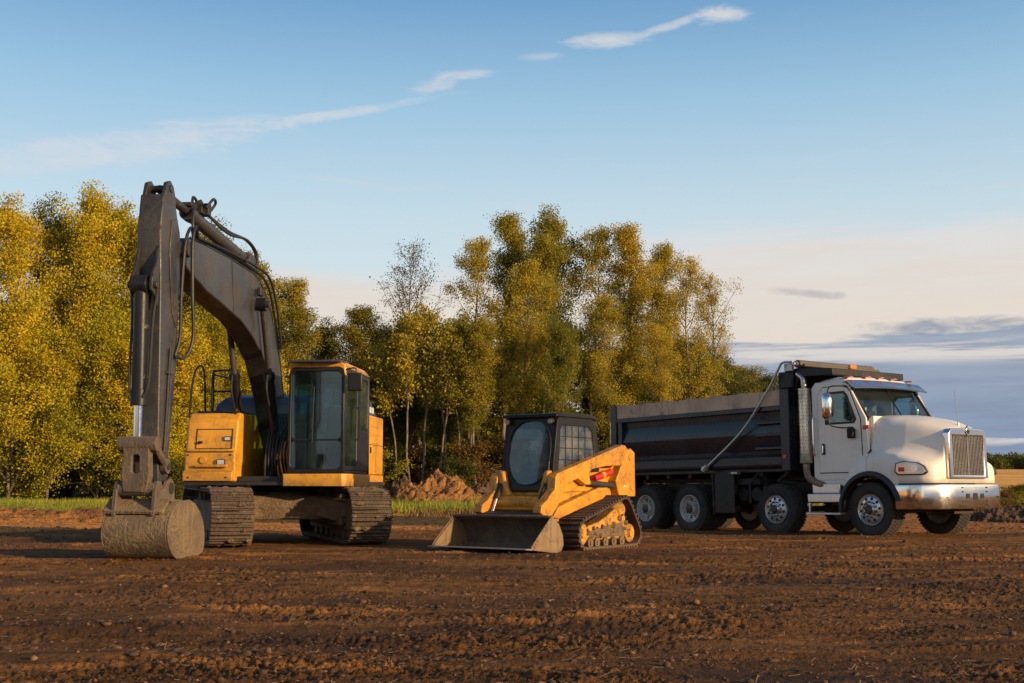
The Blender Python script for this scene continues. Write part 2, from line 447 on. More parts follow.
def make_ground():
    un = np.arange(-.56, .56, .00125)
    g = np.geomspace(.565, 60, 60)
    us = np.concatenate([-g[::-1], un, g])
    ya = [3.2]
    while ya[-1] < 34: ya.append(ya[-1] + .0036 * ya[-1])
    ys = np.concatenate([[-60, -20, -5, 0, 1.5, 2.5], np.array(ya), np.linspace(34.2, 70, 110), np.geomspace(72, 1500, 50)])
    U_, Y = np.meshgrid(us, ys)
    X = U_ * np.maximum(Y, 4.0)
    Z = H(X, Y)
    ny, nx = X.shape
    co = np.stack([X, Y, Z], -1).reshape(-1, 3)
    idx = np.arange(nx * ny).reshape(ny, nx)
    q = np.stack([idx[:-1, :-1], idx[:-1, 1:], idx[1:, 1:], idx[1:, :-1]], -1).reshape(-1, 4)
    me = bpy.data.meshes.new('ground')
    me.vertices.add(len(co)); me.vertices.foreach_set('co', co.ravel())
    me.loops.add(q.size); me.loops.foreach_set('vertex_index', q.ravel())
    me.polygons.add(len(q)); me.polygons.foreach_set('loop_start', np.arange(0, q.size, 4)); me.polygons.foreach_set('loop_total', np.full(len(q), 4))
    me.polygons.foreach_set('use_smooth', np.ones(len(q), bool))
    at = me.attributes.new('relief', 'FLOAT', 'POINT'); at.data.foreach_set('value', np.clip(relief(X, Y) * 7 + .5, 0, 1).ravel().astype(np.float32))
    me.update()
    m, nt = new_mat('dirt_lot_and_fields')
    rel = nt.node('ShaderNodeAttribute', attribute_name='relief').outputs['Fac']
    geo = nt.node('ShaderNodeNewGeometry')
    pos = geo.outputs['Position']
    x, y, z = nt.sep(pos)
    a = nt.noise(pos, .55, 5, .6)
    st = nt.noise(nt.vmul(pos, (.35, 1.8, 1)), 1.0, 5, .62)
    b = nt.noise(pos, 6, 6, .7)
    f = nt.noise(pos, 38, 4, .75)
    damp = nt.noise(nt.vmul(pos, (.5, 1.1, 1)), .42, 4, .55)
    c = nt.mix(nt.smooth(b, .3, .7), (.078, .036, .012, 1), (.190, .088, .026, 1))
    c = nt.mix(nt.m('MULTIPLY', nt.smooth(st, .48, .64), .6), c, (.23, .110, .042, 1))
    pat = nt.smooth(nt.noise(nt.vmul(pos, (.6, 1.3, 1)), 1.1, 5, .65), .51, .64)
    c = nt.mix(nt.m('MULTIPLY', nt.m('MULTIPLY', pat, nt.smooth(rel, .35, .7)), .9), c, (.52, .215, .055, 1))
    c = nt.mix(nt.m('MULTIPLY', nt.smooth(damp, .50, .62), .55), c, (.038, .020, .011, 1))
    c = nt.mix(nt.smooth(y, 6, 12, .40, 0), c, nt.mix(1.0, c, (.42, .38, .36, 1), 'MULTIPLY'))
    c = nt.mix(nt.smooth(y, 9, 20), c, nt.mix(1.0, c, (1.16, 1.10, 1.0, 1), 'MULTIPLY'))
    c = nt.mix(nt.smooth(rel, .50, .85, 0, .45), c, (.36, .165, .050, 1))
    c = nt.mix(nt.smooth(rel, .2, .48, .65, 0), c, (.020, .011, .007, 1))  # crests lightened and hollows darkened by relief: shading put into the colour
    c = nt.mix(nt.smooth(f, .60, .74, 0, .6), c, (.34, .23, .13, 1))
    c = nt.mix(nt.smooth(f, .25, .42, .5, 0), c, (.018, .010, .006, 1))
    # orange clay strip beyond the machines, its sunlit brightness painted into the colour
    n5 = nt.m('MULTIPLY', nt.m('SUBTRACT', a, .5), 7.0)
    yy = nt.m('ADD', y, n5)
    strip = nt.m('MULTIPLY', nt.m('MULTIPLY', nt.smooth(yy, 25, 28), nt.smooth(yy, 37, 40, 1, 0)), nt.smooth(x, -2, 6, 1.0, .45))
    c = nt.mix(nt.m('MULTIPLY', strip, .85), c, nt.mix(nt.smooth(b, .35, .6), (.26, .11, .035, 1), (.75, .31, .07, 1)))
    grass = nt.mix(nt.smooth(b, .35, .65), (.085, .095, .02, 1), (.15, .13, .035, 1))
    g = nt.m('MULTIPLY', nt.smooth(yy, 37.5, 40.5), nt.smooth(nt.noise(nt.vmul(pos, (.25, .8, 1)), .9, 4), .42, .56, .35, 1))
    c = nt.mix(g, c, grass)
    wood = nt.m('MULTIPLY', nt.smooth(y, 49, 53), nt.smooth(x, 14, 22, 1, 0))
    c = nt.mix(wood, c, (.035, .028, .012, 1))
    fld = nt.m('MULTIPLY', nt.smooth(y, 62, 68), nt.smooth(x, 18, 26))
    fc = nt.mix(nt.smooth(nt.noise(nt.vmul(pos, (.03, .12, 1)), 1.0, 5), .35, .65), (.72, .30, .055, 1), (.92, .50, .13, 1))
    c = nt.mix(fld, c, fc)
    p = nt.node('ShaderNodeBsdfPrincipled')
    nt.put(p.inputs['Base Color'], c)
    nt.put(p.inputs['Roughness'], nt.smooth(damp, .48, .62, .95, .80))
    p.inputs['Specular IOR Level'].default_value = .12
    hh = nt.m('ADD', nt.m('MULTIPLY', b, .7), nt.m('MULTIPLY', f, .6))
    hh = nt.m('ADD', hh, nt.m('MULTIPLY', nt.noise(pos, 16, 5, .7), .6))
    nt.put(p.inputs['Normal'], bump(nt, hh, .9, .055))
    finish(nt, p.outputs[0])
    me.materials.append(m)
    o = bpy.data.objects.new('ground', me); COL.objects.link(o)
    tag(o, 'churned brown dirt lot running back to grass and a tan field', 'ground', kind='structure')
make_ground()

def ray_xy(px, Y): return (px - 512) / 1200 * Y

def mesh_np(name, co, faces, mat, attr=None, parent=None, smooth=False):
    co = np.asarray(co, float); n = faces.shape[1]
    me = bpy.data.meshes.new(name)
    me.vertices.add(len(co)); me.vertices.foreach_set('co', co.ravel())
    me.loops.add(faces.size); me.loops.foreach_set('vertex_index', faces.ravel().astype(np.int32))
    me.polygons.add(len(faces)); me.polygons.foreach_set('loop_start', np.arange(0, faces.size, n)); me.polygons.foreach_set('loop_total', np.full(len(faces), n))
    if smooth: me.polygons.foreach_set('use_smooth', np.ones(len(faces), bool))
    if attr is not None:
        at = me.attributes.new('tone', 'FLOAT', 'POINT'); at.data.foreach_set('value', attr.astype(np.float32))
    me.update()
    me.materials.append(mat)
    o = bpy.data.objects.new(name, me); COL.objects.link(o)
    if parent is not None: o.parent = parent
    return o

# clods and pebbles strewn over the dirt: one mass
def make_clods():
    bm = bmesh.new(); bmesh.ops.create_icosphere(bm, subdivisions=1, radius=1)
    base = np.array([v.co[:] for v in bm.verts]); fc = np.array([[v.index for v in f.verts] for f in bm.faces]); bm.free()
    N = 12000
    rg = np.random.default_rng(11)
    y = 5.2 + 27 * rg.random(N) ** 1.35
    x = (rg.random(N) * 2 - 1) * (y * .46 + 1.0)
    s = .004 + .008 * rg.random(N) + .022 * rg.random(N) ** 14
    s *= .75 + y / 40
    keep = fbm(x * .8, y * 1.4, 2) + rg.random(N) * .5 > .12
    # keep clear of the machines' footprints
    for cx, cy, r in ((-3.8, 20.8, 3.0), (.8, 18.6, 1.6), (6.5, 25.8, 1.5), (5.2, 27.5, 1.5)):
        keep &= ((x - cx) ** 2 + (y - cy) ** 2) > r * r
    x, y, s = x[keep], y[keep], s[keep]; N = len(x)
    z = H(x, y)
    j = 1 + .85 * (rg.random((N, len(base), 3)) - .5)
    sc3 = np.stack([1 + .6 * rg.random(N), 1 + .4 * rg.random(N), .55 + .35 * rg.random(N)], -1)
    co = base[None] * j * sc3[:, None, :] * s[:, None, None]
    co += np.stack([x, y, z + s * .3], -1)[:, None, :]
    F = (fc[None] + (np.arange(N) * len(base))[:, None, None]).reshape(-1, 3)
    tone = np.repeat(rg.random(N), len(base))
    m, nt = new_mat('dirt_clod')
    at = nt.node('ShaderNodeAttribute', attribute_name='tone').outputs['Fac']
    c = nt.ramp(at, [(0, (.030, .016, .009, 1)), (.6, (.085, .044, .022, 1)), (.9, (.15, .075, .032, 1)), (.97, (.22, .10, .035, 1)), (1, (.15, .11, .07, 1))])
    p = nt.node('ShaderNodeBsdfPrincipled'); nt.put(p.inputs['Base Color'], c); p.inputs['Roughness'].default_value = .92
    geo = nt.node('ShaderNodeNewGeometry').outputs['Position']
    nt.put(p.inputs['Normal'], bump(nt, nt.noise(geo, 60, 4, .7), .8, .01))
    finish(nt, p.outputs[0])
    o = mesh_np('dirt_clods', co.reshape(-1, 3), F, m, tone)
    tag(o, 'loose clods and pebbles strewn over the churned dirt', 'dirt clods', kind='stuff')
    # dry roots and straw pressed in the dirt
    N = 3000
    y = 5.2 + 22 * rg.random(N) ** 1.3; x = (rg.random(N) * 2 - 1) * (y * .46 + 1)
    L = .01 + .035 * rg.random(N); a = rg.random(N) * math.pi
    z = H(x, y) + .006
    d = np.stack([np.cos(a) * L, np.sin(a) * L, (rg.random(N) - .3) * L * .6], -1)
    w = np.stack([-np.sin(a), np.cos(a), np.full(N, .6)], -1) * .0022
    c0 = np.stack([x, y, z], -1)
    co = np.stack([c0 - d - w, c0 + d - w, c0 + d + w, c0 - d + w], 1).reshape(-1, 3)
    F = np.arange(N * 4).reshape(N, 4)
    m2 = emis_free('dry_straw', (.16, .105, .055), .8)
    o = mesh_np('straw_bits', co, F, m2)
    tag(o, 'dry straw and root bits pressed into the dirt', 'straw', kind='stuff')
make_clods()

# ------------------------------------------------------------------ leaves and trees
def leaf_mat(name, stops, trans=.45):
    m, nt = new_mat(name)
    at = nt.node('ShaderNodeAttribute', attribute_name='tone').outputs['Fac']
    oi = nt.node('ShaderNodeObjectInfo').outputs['Random']
    f = nt.m('ADD', nt.m('MULTIPLY', at, .8), nt.m('MULTIPLY', oi, .26), clamp=True)
    c = nt.ramp(f, stops)
    di = nt.node('ShaderNodeBsdfPrincipled'); nt.put(di.inputs['Base Color'], c); di.inputs['Roughness'].default_value = .55
    di.inputs['Specular IOR Level'].default_value = .25
    tr = nt.node('ShaderNodeBsdfTranslucent'); nt.put(tr.inputs[0], c)
    mx = nt.node('ShaderNodeMixShader'); mx.inputs[0].default_value = trans
    nt.l.new(di.outputs[0], mx.inputs[1]); nt.l.new(tr.outputs[0], mx.inputs[2])
    finish(nt, mx.outputs[0])
    return m
ML = {
 'gold': leaf_mat('gold_olive_leaves', [(0, (.08, .11, .018, 1)), (.35, (.24, .22, .024, 1)), (.7, (.47, .35, .032, 1)), (1, (.68, .46, .045, 1))]),
 'yellow': leaf_mat('yellow_leaves', [(0, (.085, .125, .012, 1)), (.3, (.27, .27, .016, 1)), (.65, (.55, .42, .022, 1)), (1, (.78, .54, .03, 1))]),
 'olive': leaf_mat('olive_green_leaves', [(0, (.040, .052, .010, 1)), (.5, (.11, .115, .018, 1)), (.85, (.22, .18, .024, 1)), (1, (.36, .25, .03, 1))]),
 'mixed': leaf_mat('yellow_green_leaves', [(0, (.055, .080, .012, 1)), (.4, (.17, .17, .020, 1)), (.75, (.36, .30, .025, 1)), (1, (.52, .38, .03, 1))]),
 'brown': leaf_mat('russet_leaves', [(0, (.08, .05, .015, 1)), (.5, (.18, .10, .025, 1)), (1, (.32, .17, .04, 1))]),
}
def bark_mat():
    m, nt = new_mat('pale_bark')
    tc = nt.node('ShaderNodeTexCoord').outputs['Object']
    n = nt.noise(nt.vmul(tc, (4, 4, 1.2)), 2.5, 5, .65)
    c = nt.mix(nt.smooth(n, .4, .62), (.20, .15, .095, 1), (.07, .05, .035, 1))
    p = nt.node('ShaderNodeBsdfPrincipled'); nt.put(p.inputs['Base Color'], c); p.inputs['Roughness'].default_value = .9
    finish(nt, p.outputs[0]); return m
MBARK = bark_mat()

def leaf_quads(centres, per, spread, size, rg, tone_c=None):
    C = np.repeat(centres, per, 0)
    sp = np.repeat(spread, per)[:, None] if hasattr(spread, '__len__') else spread
    P = C + np.clip(rg.normal(size=C.shape), -1.5, 1.5) * sp * np.array([1, 1, .8])
    n = len(P)
    u = rg.normal(size=(n, 3)); u /= np.linalg.norm(u, axis=1)[:, None]
    v = np.cross(u, rg.normal(size=(n, 3))); v /= np.linalg.norm(v, axis=1)[:, None]
    L = (size * (.6 + .8 * rg.random(n)))[:, None]
    # a leaf: diamond of four corners
    co = np.stack([P - u * L * .5, P + v * L * .36, P + u * L * .55, P - v * L * .36], 1).reshape(-1, 3)
    F = np.arange(n * 4).reshape(n, 4)
    t = rg.random(n) * .5 + (np.repeat(tone_c, per) * .5 if tone_c is not None else .25)
    return co, F, np.repeat(t, 4)

def tree_proto(seed, kind, Ht=13.0, base=.3, width=2.0, nb=26, per=44, lsize=.10, mat='gold', shape='ovate', r0=.13, spread=.27, gap=.12, el=(40, 68), nsub=4):
    rg = np.random.default_rng(seed); rnd = random.Random(seed)
    mb = MB()
    k0 = Ht / 13
    pts = []; x = y = 0
    for i in range(9):
        pts.append((x, y, Ht * .95 * i / 8)); x += rnd.gauss(0, .16) * k0; y += rnd.gauss(0, .16) * k0
    sp = smooth_path(pts, 2)
    mb.tube(pts, r0, n=7, sub=2, radii=(r0, .015), caps=False)
    cents = []; spr = []; lim = []
    az = rnd.random() * 6
    for i in range(nb):
        t = base + (1 - base) * ((i + rnd.random()) / nb)
        z = t * Ht * .95
        k = min(int(t * (len(sp) - 1)), len(sp) - 2)
        o = sp[k].lerp(sp[k + 1], t * (len(sp) - 1) - k)
        az += 2.4 + rnd.gauss(0, .6)
        tt = (t - base) / (1 - base)
        if shape == 'ovate': prof = math.sin(math.pi * (tt * .78 + .16)) ** .7
        elif shape == 'full': prof = (1 - tt ** 2.0) ** .6 * .95 + .08
        else: prof = math.sin(math.pi * (tt * .8 + .16)) ** .5
        L = width * prof * rnd.choice((.55, .8, 1.0, 1.0, 1.25)) * rnd.uniform(.85, 1.15)
        e = R(rnd.uniform(*el))
        d = Vector((math.cos(az) * math.cos(e), math.sin(az) * math.cos(e), math.sin(e)))
        L = L / max(.5, math.cos(e)) * .85
        L = min(L, (Ht * 1.03 - o.z) / max(.2, d.z))
        q = [o]; cur = o.copy(); dd = d.copy()
        for s_ in range(4):
            dd = (dd + Vector((rnd.gauss(0, .16), rnd.gauss(0, .16), .08))).normalized()
            cur = cur + dd * L / 4; q.append(cur.copy())
        rb = (r0 * (1 - t) * .45 + .014)
        mb.tube(q, rb, n=4, sub=1, radii=(rb, .006), caps=False)
        bt = rnd.random()
        cents.append(q[4]); spr.append(spread); lim.append(bt)
        for s_ in range(1, 5):
            for w in range(nsub if s_ > 1 else 1):
                sd = (dd * .5 + Vector((rnd.gauss(0, .8), rnd.gauss(0, .8), rnd.gauss(.1, .45)))).normalized() * L * rnd.uniform(.16, .42) * (1.1 - .12 * s_)
                base_p = q[s_].lerp(q[s_ - 1], rnd.random())
                tip = base_p + sd
                mb.tube([base_p, base_p + sd * .5 + Vector((0, 0, .03)), tip], .012, n=3, sub=1, radii=(max(.007, rb * .35), .004), caps=False)
                f = rnd.uniform(.6, 1.25)
                cents.append(tip); spr.append(spread * f); lim.append(bt)
                if w % 2 == 0: cents.append(base_p + sd * .55); spr.append(spread * .7); lim.append(bt)
    cents = np.array([c[:] for c in cents]); spr = np.array(spr); lim = np.array(lim)
    keep = rg.random(len(cents)) > gap
    cents, spr, lim = cents[keep], spr[keep], lim[keep]
    tone = np.clip(lim * .55 + rg.random(len(cents)) * .35 + .18 * (cents[:, 2] / Ht) , 0, 1)
    root = empty(kind, (0, 0, -500))
    mb.build('trunk', MBARK, root, ang=80)
    co, F, tn = leaf_quads(cents, per, spr, lsize, rg, tone)
    mesh_np('crown', co, F, ML[mat], tn, root)
    root['h'] = float(np.percentile(co[:, 2], 99.6)) / .985
    return root

PR = {
 'g1': tree_proto(1, 'poplar_tree', 13, .30, 1.55, 32, 64, .080, 'gold'),
 'g2': tree_proto(2, 'poplar_tree', 13, .38, 1.45, 29, 64, .080, 'gold', gap=.18),
 'g3': tree_proto(3, 'poplar_tree', 13, .34, 1.7, 27, 54, .080, 'gold', gap=.25),
 'g4': tree_proto(23, 'poplar_tree', 13, .26, 1.6, 32, 64, .080, 'gold', gap=.15),
 'airy': tree_proto(4, 'poplar_tree', 13, .34, 1.9, 26, 34, .08, 'gold', gap=.28, spread=.24, el=(38, 62)),
 'bare': tree_proto(5, 'bare_tree', 12, .26, 2.3, 34, 7, .075, 'olive', gap=.25, shape='round', spread=.26, el=(36, 66), nsub=6),
 'y1': tree_proto(6, 'yellow_tree', 12, .16, 2.1, 38, 64, .090, 'yellow', spread=.30, el=(34, 62)),
 'y2': tree_proto(7, 'yellow_tree', 12, .24, 1.8, 34, 64, .085, 'yellow', spread=.28, gap=.16, el=(36, 64)),
 'y3': tree_proto(8, 'yellow_tree', 8, .03, 1.8, 32, 58, .090, 'yellow', shape='full', spread=.26, gap=.22, r0=.08),
 'y4': tree_proto(28, 'yellow_tree', 12, .30, 1.9, 32, 62, .085, 'mixed', spread=.28, gap=.2, el=(36, 64)),
 'o1': tree_proto(9, 'broadleaf_tree', 10, .18, 2.4, 32, 60, .095, 'olive', shape='round', spread=.34, gap=.12),
 'o2': tree_proto(10, 'broadleaf_tree', 11, .26, 1.9, 30, 60, .09, 'olive', spread=.30, gap=.15),
 's1': tree_proto(11, 'shrub', 2.6, .02, 1.2, 16, 34, .08, 'olive', shape='round', spread=.17, r0=.03, el=(25, 60), nsub=3),
 's2': tree_proto(12, 'shrub', 2.4, .02, 1.2, 16, 34, .08, 'mixed', shape='round', spread=.17, r0=.03, el=(25, 60), nsub=3),
 's3': tree_proto(13, 'shrub', 2.2, .02, 1.1, 15, 20, .07, 'brown', shape='round', spread=.17, r0=.025, el=(25, 60), nsub=3),
}
tr_rnd = random.Random(21)
sP, cP = math.sin(PITCH), math.cos(PITCH)
def place(kind, px, top, Y, label, cat, group=None, wid=1.0, name=None):
    b = (341.5 - top) / 1200
    zt = CAM_H + Y * (sP + b * cP) / (cP - b * sP)
    X = (px - 512) / 1200 * (Y * cP + (min(zt, 5) - CAM_H) * sP)
    g = gz(X, Y) - .06
    o = copy_tree(PR[kind])
    s = (zt - g) / (PR[kind]['h'] * .985)
    o.location = (X, Y, g); o.scale = (s * wid, s * wid, s)
    o.rotation_euler = (0, 0, tr_rnd.random() * 6.28)
    tag(o, label, cat, group)
    if name: o.name = name
    return o

GL = 'trees in the wood left of the excavator boom'
GM = 'trees in the wood behind the loader and dump body'
T_ = [
 ('y2', 6, 203, 47, 'dense golden tree cut by the left edge of the photo', 1.0),
 ('y4', 40, 207, 50, 'golden tree second from the left edge, slightly lower than its right neighbour', .95),
 ('y1', 74, 188, 48, 'tallest golden tree of the left wood with a pointed top', .9),
 ('y2', 112, 208, 49, 'golden tree standing just left of the excavator stick', .95),
 ('y1', 150, 216, 50, 'golden tree hidden behind the excavator stick', .9),
 ('y4', 192, 228, 50, 'golden tree seen between excavator stick and boom', 1.0),
 ('o2', 226, 244, 52, 'darker tree behind the bend of the excavator boom', 1.0),
 ('g4', 260, 258, 53, 'olive gold tree showing right of the excavator boom bend', 1.1),
 ('g1', 292, 280, 55, 'olive gold tree directly above the excavator cab', 1.1),
 ('o2', 322, 324, 58, 'small olive tree behind the right edge of the excavator cab', 1.1),
 ('g4', 350, 307, 57, 'gold topped tree just right of the excavator cab', 1.4),
 ('o1', 383, 326, 58, 'rounded dark green tree between excavator and the bare grey tree', 1.0),
 ('y3', 14, 305, 44, 'bright yellow young tree low at the left edge of the wood', 1.1),
 ('y3', 52, 330, 43.5, 'bright yellow young tree below the tallest left tree', 1.0),
 ('y3', 98, 312, 44.5, 'yellow young tree left of the excavator bucket cylinder', 1.0),
 ('y3', 146, 345, 44, 'yellow young tree behind the lower excavator stick', 1.0),
 ('y3', 190, 322, 45.5, 'yellow young tree behind the excavator handrails', 1.1),
 ('y1', 222, 300, 47, 'full yellow tree behind the excavator engine deck', .9),
 ('y3', 262, 350, 47, 'yellow young tree seen under the excavator boom', 1.0),
 ('bare', 428, 243, 56, 'nearly bare grey tree at the left end of the middle wood', 1.0),
 ('o1', 405, 338, 54, 'dark green tree at the foot of the bare grey tree', 1.0),
 ('o2', 448, 330, 52, 'dark olive tree right of the bare grey tree trunk', 1.0),
 ('g3', 472, 238, 55, 'golden poplar next right of the bare grey tree', .9),
 ('g1', 508, 216, 56, 'tall golden poplar above the loader cab left side', 1.0),
 ('g4', 562, 214, 57, 'tallest golden poplar, directly above the loader cab right side', 1.05),
 ('g2', 534, 236, 55, 'narrow golden poplar between the two tallest poplars', .85),
 ('g3', 592, 228, 56, 'golden poplar above the rear end of the dump body', .85),
 ('g1', 628, 226, 56, 'golden poplar rising above the rear of the dump body with full top', .95),
 ('g2', 654, 246, 58, 'golden poplar left of the airy forked poplars', .8),
 ('airy', 686, 257, 53, 'airy golden poplar with visible pale trunk above the dump body', .95),
 ('airy', 712, 272, 53.5, 'airy golden poplar at the right end of the tall row', .8),
 ('g3', 520, 262, 50, 'golden poplar with a pale trunk left of the loader cab roof', .9),
 ('g2', 480, 318, 49, 'lower golden poplar left of the loader cab', 1.1),
 ('y4', 560, 318, 49, 'low bright golden tree between loader cab and dump body', .95),
 ('g3', 612, 296, 50, 'lower golden tree just above the dump body rear corner', 1.0),
 ('g3', 662, 325, 51, 'short golden tree above the middle of the dump body', 1.0),
 ('g4', 640, 355, 62, 'squat golden tree low above the dump body left of centre', 1.6),
 ('g1', 736, 366, 80, 'low russet gold tree above the front of the dump body', 2.2),
 ('o1', 702, 372, 78, 'low green gold tree under the airy poplars', 1.6),
 ('o1', 762, 374, 84, 'low green tree rising just left of the tarp arm bend', 1.6),
 ('o1', 788, 386, 86, 'lowest green tree, right end of the wood behind the truck', 1.4),
]
for k, px, top, Y, lab, w in T_:
    place(k, px, top, Y, lab, 'tree', GL if px < 400 else GM, w)
# back rows that close the wood: nothing tells these apart
for i in range(13):
    place(('o2', 'y2', 'o1')[i % 3], -8 + i * 30 + tr_rnd.uniform(-8, 8), 285 + tr_rnd.uniform(-15, 30) + (50 if i > 9 else 0), 56 + tr_rnd.uniform(-1, 4),
          'shaded tree in the back row of the wood behind the excavator', 'tree', 'back row trees behind the excavator', 1.25)
for i in range(13):
    place(('o2', 'g1', 'o1')[i % 3], 400 + i * 26 + tr_rnd.uniform(-8, 8), 332 + tr_rnd.uniform(-18, 25), 61 + tr_rnd.uniform(-1, 4),
          'shaded tree in the back row of the wood behind loader and dump body', 'tree', 'back row trees behind the loader', 1.3)
for i in range(20):
    place(('s1', 's2', 's2')[i % 3], -8 + i * 20 + tr_rnd.uniform(-9, 9), 444 + tr_rnd.uniform(-12, 14), 44.0 + tr_rnd.uniform(0, 4),
          'leafy shrub in the undergrowth at the foot of the left wood', 'shrub', 'undergrowth shrubs of the left wood', 1.25)
for i in range(15):
    place(('s1', 's1', 's3')[i % 3], 388 + i * 17 + tr_rnd.uniform(-7, 7), 446 + tr_rnd.uniform(-14, 10), 48.5 + tr_rnd.uniform(0, 5),
          'leafy shrub in the undergrowth at the foot of the middle wood', 'shrub', 'undergrowth shrubs of the middle wood', 1.25)
for i in range(17):
    place(('s1', 's1', 's2')[i % 3], 385 + i * 21 + tr_rnd.uniform(-7, 7), 418 + tr_rnd.uniform(-14, 10), 57.5 + tr_rnd.uniform(0, 4),
          'tall dark thicket bush behind the trunks of the middle wood', 'bush', 'thicket bushes behind the middle wood', 1.0)
for i in range(15):
    place(('s1', 's1', 's2')[i % 3], -10 + i * 27 + tr_rnd.uniform(-7, 7), 425 + tr_rnd.uniform(-16, 10), 53.5 + tr_rnd.uniform(0, 4),
          'tall dark thicket bush behind the trunks of the left wood', 'bush', 'thicket bushes behind the left wood', 1.0)
place('s3', 1003, 489, 36, 'rusty dry weed clump right behind the truck bumper', 'weed', None, 1.2, 'weed_clump')
place('s2', 1020, 484, 38, 'yellow green weed clump at the right edge below the tan field', 'weed', None, 1.3, 'weed_clump')
place('s1', 1010, 487, 44, 'green weed clump just in front of the tan field at right', 'weed', None, 1.5, 'weed_clump')
# thin pale stems that show in the dark wood
def stems():
    mbs = tree_proto(31, 'sapling', 7, .50, .9, 12, 18, .10, 'gold', r0=.055, spread=.22, gap=.2, el=(50, 70), nsub=3)
    for i, px in enumerate((398, 409, 424, 437, 446, 459, 468, 480)):
        o = copy_tree(mbs)
        Y = 48.5 + tr_rnd.uniform(0, 3); X = ray_xy(px, Y)
        o.location = (X, Y, gz(X, Y) - .05); o.rotation_euler = (R(tr_rnd.uniform(-3, 3)), R(tr_rnd.uniform(-4, 4)), tr_rnd.random() * 6)
        s = tr_rnd.uniform(.8, 1.15); o.scale = (s, s, s)
        tag(o, 'thin pale stemmed sapling in the dark gap above the dirt mound', 'sapling', 'saplings above the dirt mound')
    return mbs
PR['sap'] = stems()
# prototypes are only sources for copies
for p in PR.values():
    for ch in list(p.children): bpy.data.objects.remove(ch)
    bpy.data.objects.remove(p)

# grass
def grass_mass(name, regions, label, hgt, n, mat_stops, seed):
    rg = np.random.default_rng(seed)
    X = []; Y = []
    for (x0, x1, y0, y1, k) in regions:
        nn = int(n * k)
        x = x0 + (x1 - x0) * rg.random(nn); y = y0 + (y1 - y0) * rg.random(nn)
        kp = fbm(x * .35, y * .7, 3) + rg.random(nn) * .3 > .02
        X.append(x[kp]); Y.append(y[kp])
    x = np.concatenate(X); y = np.concatenate(Y); N = len(x)
    z = H(x, y) - .01
    h = hgt * (.4 + .9 * rg.random(N)) * (1 + .8 * fbm(x * .5, y * .5, 2))
    a = rg.random(N) * 6.28
    w = .012 + .012 * rg.random(N)
    wv = np.stack([np.cos(a) * w, np.sin(a) * w, np.zeros(N)], -1)
    ln = np.stack([rg.normal(size=N) * .35 * h, rg.normal(size=N) * .35 * h, h], -1)
    c0 = np.stack([x, y, z], -1)
    co = np.stack([c0 - wv, c0 + wv, c0 + ln], 1).reshape(-1, 3)
    F = np.arange(N * 3).reshape(N, 3)
    t = np.repeat(np.clip(rg.random(N) * .6 + .2 + fbm(x * .3, y * .5, 2) * .6, 0, 1), 3)
    o = mesh_np(name, co, F, leaf_mat(name + '_blades', mat_stops, .3), t)
    tag(o, label, 'grass', kind='stuff')
grass_mass('grass', [(-24, 3, 37.5, 50, 1.1), (-24, -10, 36.5, 47, .7), (10, 30, 40, 60, .55)], 'green grass growing between dirt lot and wood', .30, 75000,
           [(0, (.06, .10, .012, 1)), (.5, (.20, .24, .024, 1)), (1, (.48, .38, .05, 1))], 5)
grass_mass('dry_weeds', [(14.0, 22, 31, 44, 1.0), (-22, -12, 33, 37, .25), (-3, 4, 34, 39, .12)], 'dry rusty weeds on the dirt behind the truck bumper', .20, 16000,
           [(0, (.04, .03, .012, 1)), (.5, (.16, .095, .035, 1)), (1, (.34, .20, .07, 1))], 6)

# far tree line across the field
def far_woods():
    rg = np.random.default_rng(8)
    n = 110
    X = np.linspace(60, 260, n) + rg.normal(size=n) * 2.0
    X = np.concatenate([X, np.linspace(61, 260, n)])
    n = len(X)
    Y = 290 + rg.random(n) * 14
    g = H(X, Y, False)
    cs = []; sp = []
    for x, y, z, in zip(X, Y, g):
        h = 3.6 + rg.random() * 1.8
        k = 22
        t = rg.random(k)
        cs.append(np.stack([x + rg.normal(size=k) * 1.5 * (1 - .4 * t), y + rg.normal(size=k) * 1.3, z + .3 + h * t * .9], -1))
    cs = np.concatenate(cs)
    co, F, tn = leaf_quads(cs, 26, .60, .5, rg, np.clip(rg.random(len(cs)), 0, 1))
    o = mesh_np('distant_woods', co, F, ML['olive'], tn)
    tag(o, 'distant dark tree line beyond the tan field at right', 'tree line', kind='stuff')
far_woods()

# dirt mounds
def mound(name, X, Y, rx, ry, h, label, mat, seed, ridges=1.0):
    n = 150
    co = []
    u = np.linspace(-1.15, 1.15, n)
    gx, gy = np.meshgrid(u, u)
    r = np.sqrt(gx ** 2 + gy ** 2)
    prof = np.clip(1 - r ** 1.3, 0, 1) ** .85
    x = X + gx * rx; y = Y + gy * ry
    bumpn = fbm(gx * 2.3 + seed, gy * 2.3, 4, .6)
    z = H(x, y, False) - .12 + h * prof * (1 + .75 * bumpn * ridges) + .13 * np.clip(prof * 5, 0, 1) * fbm(gx * 13, gy * 13 + seed, 4, .75)
    # keep the rim below the ground
    z = np.where(prof <= 0.001, H(x, y, False) - .25, z)
    idx = np.arange(n * n).reshape(n, n)
    q = np.stack([idx[:-1, :-1], idx[:-1, 1:], idx[1:, 1:], idx[1:, :-1]], -1).reshape(-1, 4)
    o = mesh_np(name, np.stack([x, y, z], -1).reshape(-1, 3), q, mat, None, None, True)
    tag(o, label, 'dirt pile')
    return o
